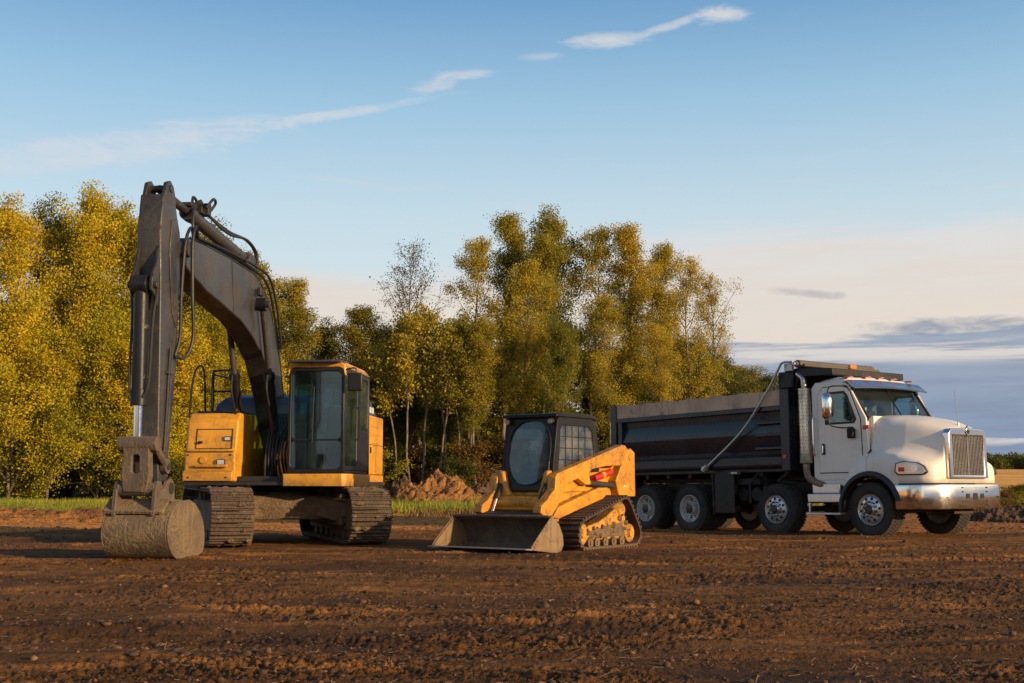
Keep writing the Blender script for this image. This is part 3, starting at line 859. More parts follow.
def dirt_mat(name, a, b):
    m, nt = new_mat(name)
    pos = nt.node('ShaderNodeNewGeometry').outputs['Position']
    n = nt.noise(pos, 1.6, 6, .7); f = nt.noise(pos, 9, 5, .7)
    c = nt.mix(nt.smooth(n, .35, .62), a, b)
    c = nt.mix(nt.smooth(f, .3, .5, .6, 0), c, (.05, .025, .012, 1))
    p = nt.node('ShaderNodeBsdfPrincipled'); nt.put(p.inputs['Base Color'], c); p.inputs['Roughness'].default_value = .95
    nt.put(p.inputs['Normal'], bump(nt, nt.m('ADD', n, f), 1.0, .12))
    finish(nt, p.outputs[0]); return m
MORANGE = dirt_mat('orange_clay_heap', (.15, .068, .022, 1), (.44, .185, .042, 1))
MBROWN = dirt_mat('brown_soil_heap', (.055, .032, .018, 1), (.16, .085, .04, 1))
mound('dirt_mound', ray_xy(437, 46.5), 46.5, 2.35, 1.9, 1.05, 'orange clay heap at the wood edge between excavator and loader', MORANGE, 2)
mound('dirt_mound', ray_xy(474, 48), 48, 1.7, 1.5, .8, 'lower brown soil heap right behind the orange clay heap', MBROWN, 5)
mound('dirt_mound', ray_xy(400, 48.5), 48.5, 1.6, 1.4, .95, 'dark soil heap left of the orange clay heap beside the excavator', MBROWN, 7)
mound('dirt_mound', ray_xy(1012, 33), 33, 1.6, 1.3, .50, 'low weedy soil heap right of the truck bumper', MBROWN, 9)
mound('dirt_windrow', -11.2, 31.5, 5.2, .8, .42, 'long low windrow of orange dirt added left of the excavator bucket to catch the sun', MORANGE, 13, .6)  # added ridge, banked towards the sun to brighten the orange strip
mound('dirt_windrow', -15.5, 35.5, 4.0, .9, .40, 'short windrow of orange dirt at the left edge below the grass', MORANGE, 15, .6)
mound('dirt_mound', ray_xy(12, 40), 40, 2.2, 1.0, .30, 'low flat clay heap at the left edge of the grass', MORANGE, 11)

# ------------------------------------------------------------------ sky and sun
SUN_AZ, SUN_EL = 122.0, 12.0     # clockwise from the view axis
sdir = Vector((math.sin(R(SUN_AZ)) * math.cos(R(SUN_EL)), math.cos(R(SUN_AZ)) * math.cos(R(SUN_EL)), math.sin(R(SUN_EL))))
def make_world():
    w = bpy.data.worlds.new('World'); sc.world = w; w.use_nodes = True
    nt = NT(w.node_tree)
    tc = nt.node('ShaderNodeTexCoord').outputs['Generated']
    nrm = nt.node('ShaderNodeVectorMath', operation='NORMALIZE'); nt.put(nrm.inputs[0], tc)
    d = nrm.outputs[0]
    x, y, z = nt.sep(d)
    el = nt.m('MULTIPLY', nt.m('ARCSINE', z), 57.2958)
    az = nt.m('MULTIPLY', nt.m('ARCTAN2', x, y), 57.2958)
    base = nt.ramp(nt.m('DIVIDE', el, 60.0, clamp=True), [
        (0.0, lin(165, 174, 190)), (4.0 / 60, lin(200, 210, 218)), (9.0 / 60, lin(214, 222, 225)), (13.0 / 60, lin(196, 216, 226)),
        (18.0 / 60, lin(156, 195, 221)), (23.0 / 60, lin(104, 155, 200)), (40.0 / 60, lin(66, 112, 168)), (1.0, lin(44, 85, 142))])
    # a little deeper blue to the left
    base = nt.mix(nt.smooth(az, -28, 10, .22, 0), base, nt.mix(1.0, base, (.72, .86, .96, 1), 'MULTIPLY'))
    sky = nt.node('ShaderNodeTexSky'); sky.sky_type = 'NISHITA'; sky.sun_disc = False
    sky.sun_elevation = R(SUN_EL); sky.sun_rotation = R(SUN_AZ); sky.air_density = 1.0; sky.dust_density = 1.2
    nis = nt.mix(1.0, sky.outputs[0], (.035, .035, .035, 1), 'MULTIPLY')
    base = nt.mix(1.0, nt.mix(1.0, base, (.88, .88, .88, 1), 'MULTIPLY'), nis, 'ADD')
    # warm glow around the low sun (behind the camera to the right)
    dt = nt.node('ShaderNodeVectorMath', operation='DOT_PRODUCT'); nt.put(dt.inputs[0], d); dt.inputs[1].default_value = sdir
    glow = nt.m('POWER', nt.m('MAXIMUM', nt.m('ADD', nt.m('MULTIPLY', dt.outputs['Value'], .85), .15), 0.0), 3.0)
    lowg = nt.smooth(el, 0, 45, 1, 0)
    gcol = nt.mix(1.0, (1.0, .68, .36, 1), nt.comb(nt.m('MULTIPLY', glow, 2.6), nt.m('MULTIPLY', glow, 2.6), nt.m('MULTIPLY', glow, 2.6)), 'MULTIPLY')
    base = nt.mix(lowg, base, nt.mix(1.0, base, gcol, 'ADD'))
    def cloud(base, mask, col):
        return nt.mix(mask, base, col)
    uv = nt.comb(az, el, 0.0)
    n_band = nt.noise(nt.vmul(uv, (.045, .55, 1)), 1.0, 6, .6, .6)
    n_fine = nt.noise(nt.vmul(uv, (.16, 1.3, 1)), 1.0, 7, .62, .4)
    # cream haze band, thicker on the right
    top = nt.m('ADD', nt.smooth(az, -14, 12, 10.6, 12.3), nt.m('MULTIPLY', nt.m('SUBTRACT', n_band, .5), 5.0))
    band = nt.m('MULTIPLY', nt.smooth(nt.m('SUBTRACT', top, el), -.2, 1.6), nt.smooth(az, -22, -8, .35, 1.0))
    cream = nt.mix(nt.smooth(el, 7, 12.5), lin(230, 219, 207), lin(222, 222, 222))
    cream = nt.mix(nt.smooth(n_fine, .4, .7, 0, .6), cream, lin(226, 214, 204))
    base = cloud(base, nt.m('MULTIPLY', band, nt.smooth(n_band, .25, .5, .75, .97)), cream)
    # thin streaks above the band
    base = cloud(base, nt.m('MULTIPLY', nt.m('MULTIPLY', nt.smooth(n_fine, .52, .72), .35), nt.m('MULTIPLY', nt.smooth(el, 11, 13), nt.smooth(el, 14, 16.5, 1, 0))), lin(214, 214, 212))
    # grey blue bank low on the right
    n_b2 = nt.noise(nt.vmul(uv, (.07, .62, 1)), 1.7, 6, .6, .5)
    edge = nt.m('ADD', nt.smooth(az, 8, 24, 6.7, 7.1), nt.m('MULTIPLY', nt.m('SUBTRACT', n_b2, .5), 2.4))
    bank = nt.m('MULTIPLY', nt.smooth(nt.m('SUBTRACT', edge, el), -.1, .35), nt.smooth(az, 4, 11))
    bcol = nt.mix(nt.smooth(el, 1.0, 7.0), lin(126, 148, 180), lin(152, 166, 186))
    bcol = nt.mix(nt.smooth(n_fine, .42, .66, 0, .35), bcol, lin(112, 126, 152))
    base = cloud(base, nt.m('MULTIPLY', bank, .93), bcol)
    # lit slits in the bank
    n_s = nt.noise(nt.vmul(uv, (.10, 1.5, 1)), 1.0, 6, .62, .4)
    slit = nt.m('MULTIPLY', nt.smooth(nt.m('ABSOLUTE', nt.m('SUBTRACT', el, nt.smooth(az, 8, 24, 6.2, 6.0))), .15, .75, 1, 0), nt.smooth(n_s, .40, .55))
    slit2 = nt.m('MULTIPLY', nt.smooth(nt.m('ABSOLUTE', nt.m('SUBTRACT', el, 2.2)), .15, .55, 1, 0), nt.m('MULTIPLY', nt.smooth(n_s, .42, .56), nt.smooth(az, 18, 21)))
    sl = nt.m('MULTIPLY', nt.m('MAXIMUM', slit, slit2), nt.smooth(az, 6, 12))
    base = cloud(base, nt.m('MULTIPLY', sl, .85), lin(226, 219, 212))
    # darker puff over the right
    def blob(a0, e0, wa, we, tilt=0.0):
        da = nt.m('SUBTRACT', az, a0)
        de = nt.m('SUBTRACT', nt.m('SUBTRACT', el, e0), nt.m('MULTIPLY', da, tilt))
        q = nt.m('ADD', nt.m('POWER', nt.m('ABSOLUTE', nt.m('DIVIDE', da, wa)), 2.0), nt.m('POWER', nt.m('ABSOLUTE', nt.m('DIVIDE', de, we)), 2.0))
        return q
    n_w = nt.noise(nt.vmul(uv, (.55, 1.9, 1)), 1.0, 8, .70, .5)
    def puff(base, a0, e0, wa, we, tilt, amt, col):
        q = nt.m('ADD', blob(a0, e0, wa, we, tilt), nt.m('MULTIPLY', nt.m('SUBTRACT', n_w, .5), 3.4))
        return cloud(base, nt.m('MULTIPLY', nt.smooth(q, -.6, 1.5, 1, 0), amt), col)
    base = puff(base, 14.0, 8.9, 1.7, .22, -.10, .65, lin(160, 160, 168))
    base = puff(base, 20.5, 7.15, 4.2, .42, .0, .8, lin(128, 142, 166))
    wc = lin(226, 222, 222)
    base = puff(base, 10.2, 21.8, 1.5, .42, -.05, .85, wc)
    base = puff(base, 8.0, 21.5, 2.0, .22, .26, .60, wc)
    base = puff(base, 4.7, 20.9, 2.1, .38, .02, .80, wc)
    base = puff(base, 1.3, 20.2, 1.2, .20, .05, .45, wc)
    base = puff(base, -2.3, 19.4, 1.5, .24, .05, .65, wc)
    base = puff(base, -3.8, 18.9, 1.3, .36, .20, .60, wc)
    base = puff(base, -9.0, 17.3, 5.5, .26, .20, .50, wc)
    base = puff(base, -19.0, 15.1, 7.5, .85, .20, .85, lin(212, 218, 226))
    base = puff(base, -13.0, 16.9, 5.0, .25, .10, .30, wc)
    # below the horizon: dull earth
    base = nt.mix(nt.smooth(el, -1.0, 0.0), (.10, .065, .04, 1), base)
    bg = nt.node('ShaderNodeBackground')
    nt.put(bg.inputs[0], base); bg.inputs[1].default_value = 1.0
    o = nt.node('ShaderNodeOutputWorld'); nt.l.new(bg.outputs[0], o.inputs[0])
    w.cycles.sampling_method = 'MANUAL'; w.cycles.sample_map_resolution = 512
make_world()
sl = bpy.data.lights.new('sun', 'SUN'); sl.energy = 6.0; sl.angle = R(.6); sl.color = (1.0, .71, .40)
so = bpy.data.objects.new('sun', sl); COL.objects.link(so)
so.rotation_euler = (-sdir).to_track_quat('-Z', 'Y').to_euler()
so.location = sdir * 60

# ------------------------------------------------------------------ dump truck
def make_truck():
    root = empty('dump_truck', (7.93, 24.1, .0), R(-54.3), 'white conventional dump truck with black dump body parked at the right', 'dump truck', ry=0)
    root.rotation_mode = 'XYZ'
    root.rotation_euler = (0, R(-.6), R(-54.3))
    Rw = .525
    def tyre_mesh(w, y0, lugs=True):
        """y0 outer face, towards -y"""
        mb = MB()
        y1 = y0 + w
        pr = [(.30, y0 + .05), (.33, y0 + .015), (.40, y0), (.46, y0 + .005), (.495, y0 + .03), (.512, y0 + .055), (.515, y0 + w * .5), (.512, y1 - .055), (.495, y1 - .03), (.46, y1 - .005), (.40, y1), (.33, y1 - .015), (.30, y1 - .05)]
        mb.lathe(pr, n=56)
        nl = 46
        for i in range(nl):
            a = 2 * math.pi * i / nl
            for k, (f0, f1) in enumerate(((.04, .27), (.31, .48), (.52, .69), (.73, .96))):
                off = (.5 if k % 2 else 0) * 2 * math.pi / nl
                m = Matrix.Rotation(-(a + off), 4, 'Y')
                hh = .0 if k in (1, 2) else .0
                mb.box(.495, .527, y0 + w * f0, y0 + w * f1, -.024, .024, m)
        # sidewall rings
        mb.lathe([(.43, y0 - .004), (.445, y0 - .004), (.445, y0 + .01), (.43, y0 + .01)], n=56)
        return mb
    def steer_wheel(x, side, w=.40):
        """convex alloy wheel"""
        e = MB()
        y0 = -1.25
        e.lathe([(.305, y0 + .02), (.300, y0 + .005), (.285, y0 + .01), (.275, y0 + .05), (.262, y0 + .06), (.24, y0 + .02), (.175, y0 - .005), (.17, y0 + .03), (.10, y0 + .03), (.10, y0 - .03), (.085, y0 - .045), (.0, y0 - .05)], n=48)
        e.lathe([(.30, y0 + .05), (.30, y0 + w - .03), (.25, y0 + w - .06), (.1, y0 + .2)], n=32)
        wh = e.build('wheel', M['alu'], root, ang=40)
        t = tyre_mesh(w, y0).build('tyre', M['tyre'], wh, ang=40)
        h = MB(); h.cyl((.212, y0 - .001, 0), (.212, y0 + .02, 0), .028, n=12)
        spread_round(h.build('hand_hole', M['dark'], wh), 10, 0)
        n = MB()
        for i in range(10):
            a = 2 * math.pi * (i + .5) / 10
            c, s = math.cos(a), math.sin(a)
            n.cyl((c * .142, y0 + .03, s * .142), (c * .142, y0 - .018, s * .142), .014, n=6)
        n.lathe([(.09, y0 - .02), (.09, y0 - .055), (.07, y0 - .085), (0, y0 - .09)], n=24)
        n.build('hub', M['darksteel'], wh)
        return wh
    def dual_wheel(x):
        y0 = -1.25
        e = MB()
        e.lathe([(.31, y0 + .03), (.305, y0 + .01), (.292, y0 + .012), (.285, y0 + .05), (.272, y0 + .13), (.25, y0 + .15), (.20, y0 + .17), (.165, y0 + .17), (.13, y0 + .15), (.12, y0 + .05), (.10, y0 + .02), (0, y0 + .01)], n=48)
        e.lathe([(.30, y0 + .06), (.30, y0 + .58), (.15, y0 + .58)], n=32)
        wh = e.build('wheel', M['rimpale'], root, ang=40)
        tyre_mesh(.28, y0).build('tyre', M['tyre'], wh, ang=40)
        tyre_mesh(.28, y0 + .32).build('tyre', M['tyre'], wh, ang=40)
        h = MB(); h.cyl((.225, y0 + .150, 0), (.225, y0 + .19, 0), .026, n=12)
        spread_round(h.build('hand_hole', M['dark'], wh), 8, .2)
        n = MB()
        for i in range(10):
            a = 2 * math.pi * (i + .5) / 10
            c, s = math.cos(a), math.sin(a)
            n.cyl((c * .17, y0 + .18, s * .17), (c * .17, y0 + .13, s * .17), .014, n=6)
        n.lathe([(.10, y0 + .05), (.10, y0 + .0), (.08, y0 - .01), (0, y0 - .015)], n=24)
        n.build('hub', M['darksteel'], wh)
        return wh
    def wheels(proto, x, zz=.505):
        proto.location = (x, 0, zz)
        o = copy_tree(proto, root)
        o.rotation_euler = (0, 0, math.pi); o.location = (x, .03, zz)
        proto.rotation_euler = (0, R(random.uniform(0, 90)), 0)
    f1 = steer_wheel(0, 0)
    f2 = copy_tree(f1, root)
    wheels(f1, 0.0); wheels(f2, -2.4)
    d1 = dual_wheel(0); d2 = copy_tree(d1, root)
    wheels(d1, -4.98); wheels(d2, -6.46)
    # chassis
    b = MB()
    for s in (-1, 1):
        b.box(-7.5, 1.15, s * .43 - .05, s * .43 + .05, .80, 1.08)
    for x in (-7.3, -5.7, -4.3, -3.4, -1.9, -1.0, .9):
        b.box(x - .06, x + .06, -.38, .38, .84, 1.04)
    for x in (0.0, -2.4):
        b.cyl((x, -.95, .50), (x, .95, .50), .065, n=10)
        b.box(x - .5, x + .5, -.5, -.40, .62, .72); b.box(x - .5, x + .5, .40, .5, .62, .72)
    for x in (-4.98, -6.46):
        b.cyl((x, -.95, .50), (x, .95, .50), .10, n=12)
        b.lathe([(0, -.26), (.16, -.2), (.24, -.05), (.24, .08), (.15, .22), (0, .26)], (x, 0, .50), n=16)
    b.box(-6.3, -5.1, -.52, -.40, .66, .80); b.box(-6.3, -5.1, .40, .52, .66, .80)
    b.cyl((-4.8, 0, .62), (-1.4, 0, .72), .06, n=10)
    b.build('chassis', M['frame'], root, bevel=.01)
    e = MB()
    e.box(-1.0, .75, -.32, .32, .55, 1.25); e.box(-.3, .95, -.40, .40, .9, 1.7)
    e.cyl((.15, -.3, .62), (.85, -.3, .62), .14, n=14)
    e.build('engine_block', M['frame'], root, bevel=.03)
    tk = MB()
    for x in (-3.2, -3.6):
        tk.cyl((x, -.95, .82), (x + .02, -.5, .82), .15, n=18)
    tk.box(-3.05, -2.95, -.9, .9, .7, 1.25); tk.box(-3.9, -3.0, -1.05, -.9, 1.02, 1.16)
    tk.cyl((-3.9, .55, .75), (-3.0, .55, .75), .14, n=16)
    tk.build('air_tank', M['frame'], root, bevel=.01)

    # ---- cab
    cab = MB()
    side = [(-1.46, 1.14), (-1.46, 2.98), (-1.36, 3.08), (-.62, 3.06), (-.52, 2.98), (-.13, 2.30), (-.06, 1.30), (-.18, 1.08), (-1.36, 1.08)]
    win = [(-1.08, 2.24), (-1.08, 2.74), (-1.00, 2.82), (-.66, 2.82), (-.58, 2.76), (-.40, 2.30), (-.44, 2.24)]
    hole = [(-1.12, 2.20), (-1.12, 2.78), (-1.03, 2.86), (-.62, 2.86), (-.54, 2.78), (-.34, 2.28), (-.40, 2.20)]
    for s in (-1, 1):
        cab.prism(side, 'y', s * 1.10, s * 1.05, holes=[hole])
    # roof, back, floor
    for k in range(0): pass
    roofs = []
    for x, zt, wd in ((-1.46, 3.00, 1.06), (-1.40, 3.08, 1.07), (-1.2, 3.13, 1.08), (-.9, 3.15, 1.08), (-.66, 3.12, 1.08), (-.54, 3.02, 1.07)):
        sec = [(x, -wd, zt - .10), (x, -wd * .97, zt - .03), (x, -wd * .85, zt + .02), (x, 0, zt + .055), (x, wd * .85, zt + .02), (x, wd * .97, zt - .03), (x, wd, zt - .10), (x, wd * .9, zt - .12), (x, 0, zt - .10), (x, -wd * .9, zt - .12)]
        roofs.append(sec)
    cab.loft(roofs)
    cab.prism([(-1.08, 1.10), (1.08, 1.10), (1.08, 3.0), (-1.08, 3.0)], 'x', -1.46, -1.42, holes=[[(-.55, 2.30), (.55, 2.30), (.55, 2.80), (-.55, 2.80)]])
    cab.box(-1.42, -.12, -1.05, 1.05, 1.10, 1.16)
    cab.box(-.16, -.11, -1.05, 1.05, 1.16, 2.24)
    # windshield frame : header and sill
    cab.box(-.60, -.50, -1.05, 1.05, 2.93, 3.02)
    cab.build('cab', M['white'], root, bevel=.022, seg=3)
    sk = MB()
    for s in (-1, 1):
        sk.prism([(-1.44, .98), (-1.44, 1.10), (-.30, 1.10), (-.40, .98)], 'y', s * 1.09, s * .98)
    sk.build('cab_skirt', M['white'], root, bevel=.01)
    # doors
    for s in (-1, 1):
        d = MB()
        outer = [(-1.30, 1.24), (-1.30, 2.80), (-1.16, 2.96), (-.60, 2.96), (-.50, 2.86), (-.26, 2.28), (-.24, 1.45), (-.34, 1.24)]
        d.prism(outer, 'y', s * 1.118, s * 1.104, holes=[win])
        dr = d.build('door', M['white'], root, bevel=.006)
        g = MB(); g.prism([(-1.31, 1.225), (-1.31, 2.81), (-1.165, 2.975), (-.59, 2.975), (-.485, 2.87), (-.245, 2.285), (-.225, 1.44), (-.33, 1.225)], 'y', s * 1.106, s * 1.101, holes=[win])
        g.build('door_gap', M['dark'], dr)
        w = MB(); w.prism([(-1.10, 2.22), (-1.10, 2.76), (-1.01, 2.84), (-.64, 2.84), (-.56, 2.77), (-.37, 2.29), (-.42, 2.22)], 'y', s * 1.088, s * 1.082)
        w.build('side_window', M['glass_tr'], dr)
        ws = MB(); ws.prism(hole, 'y', s * 1.124, s * 1.108, holes=[win]); ws.build('window_seal', M['rubber'], dr)
        h = MB(); h.box(-1.22, -1.14, s * 1.118, s * 1.150, 1.60, 1.82); h.build('handle', M['dark'], dr, bevel=.02)
        h = MB(); h.box(-1.195, -1.165, s * 1.150, s * 1.160, 1.63, 1.79); h.build('latch', M['chrome'], dr, bevel=.004)
        gh = MB(); gh.tube([(-1.40, s * 1.11, 1.6), (-1.40, s * 1.16, 1.65), (-1.40, s * 1.16, 2.3), (-1.40, s * 1.11, 2.35)], .016, sub=3)
        gh.build('grab_handle', M['chrome'], root)
        # mirror
        mi = MB()
        yc = s * 1.42
        mi.loft([[(x_, yc + s * dy, z_) for dy, z_ in [(c1 * .115 * k_, c2) for c1, c2 in [(math.cos(t) , 2.55 + .27 * k_ * (abs(math.sin(t)) ** .55) * (1 if math.sin(t) > 0 else -1)) for t in [2 * math.pi * q / 20 for q in range(20)]]]] for x_, k_ in ((-.86, .92), (-.85, 1.0), (-.78, 1.0), (-.72, .88), (-.69, .6))])
        mo = mi.build('mirror', M['chrome'], root, ang=50)
        mg = MB(); mg.prism([(yc - .09, 2.33), (yc + .09, 2.33), (yc + .09, 2.77), (yc - .09, 2.77)], 'x', -.868, -.864); mg.build('mirror_glass', M['steel'], mo)
        mb_ = MB(); mb_.tube([(-.55, s * 1.10, 2.94), (-.62, s * 1.30, 2.95), (-.76, s * 1.42, 2.90), (-.77, s * 1.42, 2.55), (-.76, s * 1.42, 2.2), (-.62, s * 1.28, 2.12), (-.42, s * 1.11, 2.12)], .014, sub=5)
        mb_.build('mirror_arm', M['rubber'], mo)
        m2 = MB(); m2.box(-.50, -.36, s * 1.125, s * 1.24, 1.90, 2.10); m2.build('convex_mirror', M['dark'], root, bevel=.025)
        ma = MB(); ma.box(-.19, -.05, s * 1.10, s * 1.135, 2.07, 2.15); ma.build('marker_light', M['redlens'], root, bevel=.012)
    # windshield
    def wpt(y, t):   # t 0 bottom, 1 top; gentle wrap
        c = 1 - (y / 1.05) ** 2
        return (-.13 + .06 * c - (.41) * t, y, 2.32 + .62 * t)
    for nm, ys in (('windshield', (-1.0, 1.0)),):
        w = MB(); NY = 12
        A = [[wpt(-1.03 + 2.06 * i / NY, t) for i in range(NY + 1)] for t in (0, .5, 1)]
        vs = [[w.bm.verts.new(p) for p in r] for r in A]
        for r in range(2):
            for i in range(NY): w.face([vs[r][i], vs[r][i + 1], vs[r + 1][i + 1], vs[r + 1][i]])
        wo = w.build('windshield', M['glass_tr'], root, recalc=False)
    sl_ = MB()
    sl_.tube([wpt(-1.03 + 2.06 * i / 12, 0) for i in range(13)], .028, sub=1)
    sl_.tube([wpt(-1.03 + 2.06 * i / 12, 1) for i in range(13)], .028, sub=1)
    sl_.tube([wpt(-1.035, 0), wpt(-1.035, 1)], .030, sub=1); sl_.tube([wpt(1.035, 0), wpt(1.035, 1)], .030, sub=1)
    sl_.tube([(wpt(0, t)[0] + .008, 0, wpt(0, t)[2]) for t in (0, 1)], .013, sub=1)
    sl_.build('windshield_seal', M['rubber'], wo)
    wi = MB()
    for y in (-.55, .45):
        a = wpt(y, .02); b_ = wpt(y + .42, .16)
        wi.tube([(a[0] + .05, a[1] - .1, a[2] - .03), (b_[0] + .03, b_[1], b_[2])], .010, sub=1)
    wi.build('wiper', M['rubber'], root)
    # visor over the windshield
    v = MB(); secs = []
    for i in range(13):
        y = -1.16 + 2.32 * i / 12; c = 1 - (y / 1.16) ** 2; dz = .03 * c
        xo = -.30 + .10 * c; xi = -.62
        secs.append([(xi, y, 3.06 + dz), (xi + .12, y, 3.07 + dz), (xo, y, 2.91 + dz), (xo - .005, y, 2.885 + dz), (xo - .02, y, 2.89 + dz), (xi + .11, y, 3.045 + dz), (xi, y, 3.03 + dz)])
    v.loft(secs); v.build('sun_visor', M['chrome_visor'], root, ang=50)
    for y in (-.98, -.42, 0, .42, .98):
        l = MB(); c = 1 - (y / 1.1) ** 2
        l.loft([[(-.64 + dx, y + .055 * math.cos(t), 3.125 + .04 * c + .035 * k * math.sin(t)) for t in [math.pi * q / 8 for q in range(9)]] for dx, k in ((-.08, .7), (0, 1), (.10, .8), (.14, .2))])
        l.build('marker_light', M['amber'], root)
    # interior
    it = MB()
    it.box(-.42, -.16, -1.0, 1.0, 2.0, 2.26)
    it.build('dashboard', M['interior'], root, bevel=.05)
    for y in (-.5, .5):
        s_ = MB(); s_.box(-1.2, -.72, y - .24, y + .24, 1.55, 1.72); s_.box(-1.32, -1.18, y - .24, y + .24, 1.62, 2.35); s_.box(-1.30, -1.2, y - .14, y + .14, 2.35, 2.55); s_.box(-1.1, -.8, y - .18, y + .18, 1.16, 1.55)
        s_.build('seat', M['seat'], root, bevel=.05)
    sw = MB(); mm = Matrix.Translation((-.60, .5, 2.12)) @ Matrix.Rotation(R(35), 4, 'Y')
    P = [mm @ Vector((.23 * math.cos(t), .23 * math.sin(t), 0)) for t in [2 * math.pi * q / 20 for q in range(21)]]
    sw.tube(P, .016, sub=1, caps=False); sw.tube([mm @ Vector((.2, 0, 0)), mm @ Vector((-.2, 0, 0))], .012, sub=1); sw.tube([mm @ Vector((0, .2, 0)), mm @ Vector((0, -.2, 0))], .012, sub=1)
    sw.build('steering_wheel', M['interior'], root)

    # ---- hood with fenders
    zf = [(-.74, .40), (-.70, .80), (-.62, 1.10), (-.45, 1.36), (-.25, 1.53), (0, 1.62), (.3, 1.63), (.6, 1.57), (.9, 1.49), (1.15, 1.41), (1.24, 1.38), (1.30, 1.30)]
    wf = [(-.8, 1.20), (.62, 1.25), (.85, 1.215), (1.10, 1.14), (1.24, 1.02), (1.30, .88)]
    wh = [(-.1, 1.02), (.2, 1.00), (.6, .90), (.9, .78), (1.15, .67), (1.30, .64)]
    zt = [(-.1, 2.33), (.3, 2.31), (.8, 2.21), (1.1, 2.10), (1.24, 2.04), (1.30, 2.00)]
    def zl(x):
        r = .66
        if x < -.66: return .40
        if x < .62: return .50 + math.sqrt(max(0, r * r - x * x))
        return 1.0
    hd = MB(); secs = []
    xs = [-.08, 0, .1, .2, .3, .4, .5, .56, .60, .63, .7, .8, .9, 1.0, 1.1, 1.18, 1.24, 1.28, 1.30]
    for x in xs:
        F, W, T, Z, Q = interp(x, wf), interp(x, wh), interp(x, zt), interp(x, zf), zl(x)
        Z = max(Z, Q + .18)
        half = [(F, Q), (F, (Q + Z) / 2), (F - .01, Z - .12), (F - .05, Z - .04), (F - .13, Z), ((F - .13) * .45 + W * .55, Z + .05), (W + .02, Z + .15), (W * .995, Z + .32), (W * .975, (T + Z) / 2 + .10), (W * .95, T - .16), (W * .88, T - .05), (W * .72, T + .005), (W * .4, T + .035), (0, T + .045)]
        half = [(min(a, F) if i < 6 else min(a, F - .02), b_) for i, (a, b_) in enumerate(half)]
        sec = [(x, -a, b_) for a, b_ in half] + [(x, a, b_) for a, b_ in half[-2::-1]]
        secs.append(sec)
    hd.loft(secs, closed=False, caps=False)
    hd.face([v for v in hd.bm.verts][-len(secs[0]):])
    ho = hd.build('hood', M['white'], root, sub=1)
    so_ = ho.modifiers.new('solid', 'SOLIDIFY'); so_.thickness = .02; so_.offset = -1
    for s in (-1, 1):
        fd = MB(); secs = []
        for x in [-.735, -.72, -.69, -.66, -.62, -.56, -.48, -.38, -.28, -.18, -.08]:
            Z = interp(x, zf); Q = zl(x); Q = min(Q, Z - .02)
            secs.append([(x, s * 1.22, Q), (x, s * 1.22, Z - .06), (x, s * 1.19, Z - .01), (x, s * 1.12, Z), (x, s * .85, Z), (x, s * .85, Q)])
        fd.loft(secs)
        fo = fd.build('fender', M['white'], root, ang=40)
        lp = MB(); P = [(.66 * math.cos(t), s * 1.245, .50 + .66 * math.sin(t)) for t in [R(8 + 176 * q / 24) for q in range(25)]]
        rings = []
        for t in [R(14 + 170 * q / 24) for q in range(25)]:
            c, n_ = math.cos(t), math.sin(t)
            rings.append([(c * r, s * y, .50 + n_ * r) for r, y in ((.655, 1.14), (.655, 1.30), (.675, 1.305), (.745, 1.272), (.75, 1.24), (.68, 1.14))])
        lp.loft(rings); lp.build('fender_flare', M['rubber'], fo, ang=40)
        il = MB(); rings = []
        for t in [R(10 + 172 * q / 20) for q in range(21)]:
            c, n_ = math.cos(t), math.sin(t)
            rings.append([(c * r, s * y, .50 + n_ * r) for r, y in ((.64, .62), (.64, 1.2), (.65, 1.2), (.65, .62))])
        il.loft(rings); il.build('wheel_well_liner', M['frame'], fo)
        # headlight on the rounded corner
        m = Matrix.Translation((.925, s * 1.185, 1.285)) @ Matrix.Rotation(s * R(73) , 4, 'Z') @ Matrix.Scale(1.16, 4)
        hl = MB()
        op = [(-.25, -.055), (-.23, .075), (-.12, .105), (.10, .085), (.20, .03), (.245, -.06), (.20, -.10), (-.20, -.10)]
        if s > 0: op = [(-a, b_) for a, b_ in op]
        # local: x outward normal, y along lens
        hl.prism([(a * 1.08, b_ * 1.10) for a, b_ in op], 'x', -.10, .035, mat=m)
        hb = hl.build('headlight', M['rubber'], root, bevel=.012)
        h2 = MB(); h2.prism(op, 'x', .0, .040, mat=m); h2.build('reflector', M['lens'], hb, bevel=.01)
        sg = 1 if s < 0 else -1
        h3 = MB(); h3.cyl(m @ Vector((.03, sg * .06, -.005)), m @ Vector((.046, sg * .06, -.005)), .068, n=20); h3.build('lamp', M['steel'], hb)
        h4 = MB(); h4.box(.03, .047, min(sg * -.20, sg * -.10), max(sg * -.20, sg * -.10), -.055, .015, m); h4.build('turn_signal', M['redlens'], hb, bevel=.01)
        # hood latch
        lt = MB(); lt.tube([(-.16, s * 1.12, 1.50), (-.06, s * 1.06, 1.66)], .028, sub=1); lt.build('hood_latch', M['rubber'], root)
    cw = MB(); cw.loft([[(-.15, y, 1.3), (-.15, y, 2.28), (-.10, y, 2.33), (-.02, y, 2.33), (-.02, y, 1.3)] for y in (-1.0, 1.0)]); cw.build('cowl', M['white'], root, bevel=.015)
    # ---- grille
    gm = MB()
    fr_o = [(-.62, 1.09), (.62, 1.09), (.605, 1.95), (.52, 2.03), (0, 2.06), (-.52, 2.03), (-.605, 1.95)]
    fr_i = [(-.50, 1.15), (.50, 1.15), (.49, 1.90), (-.49, 1.90)]
    gm.prism(fr_o, 'x', 1.22, 1.365, holes=[fr_i])
    go = gm.build('grille', M['chrome'], root, bevel=.02, seg=3)
    gb = MB(); gb.prism([(-.52, 1.13), (.52, 1.13), (.50, 1.92), (-.50, 1.92)], 'x', 1.235, 1.29); gb.build('grille_backing', M['dark'], go)
    br = MB()
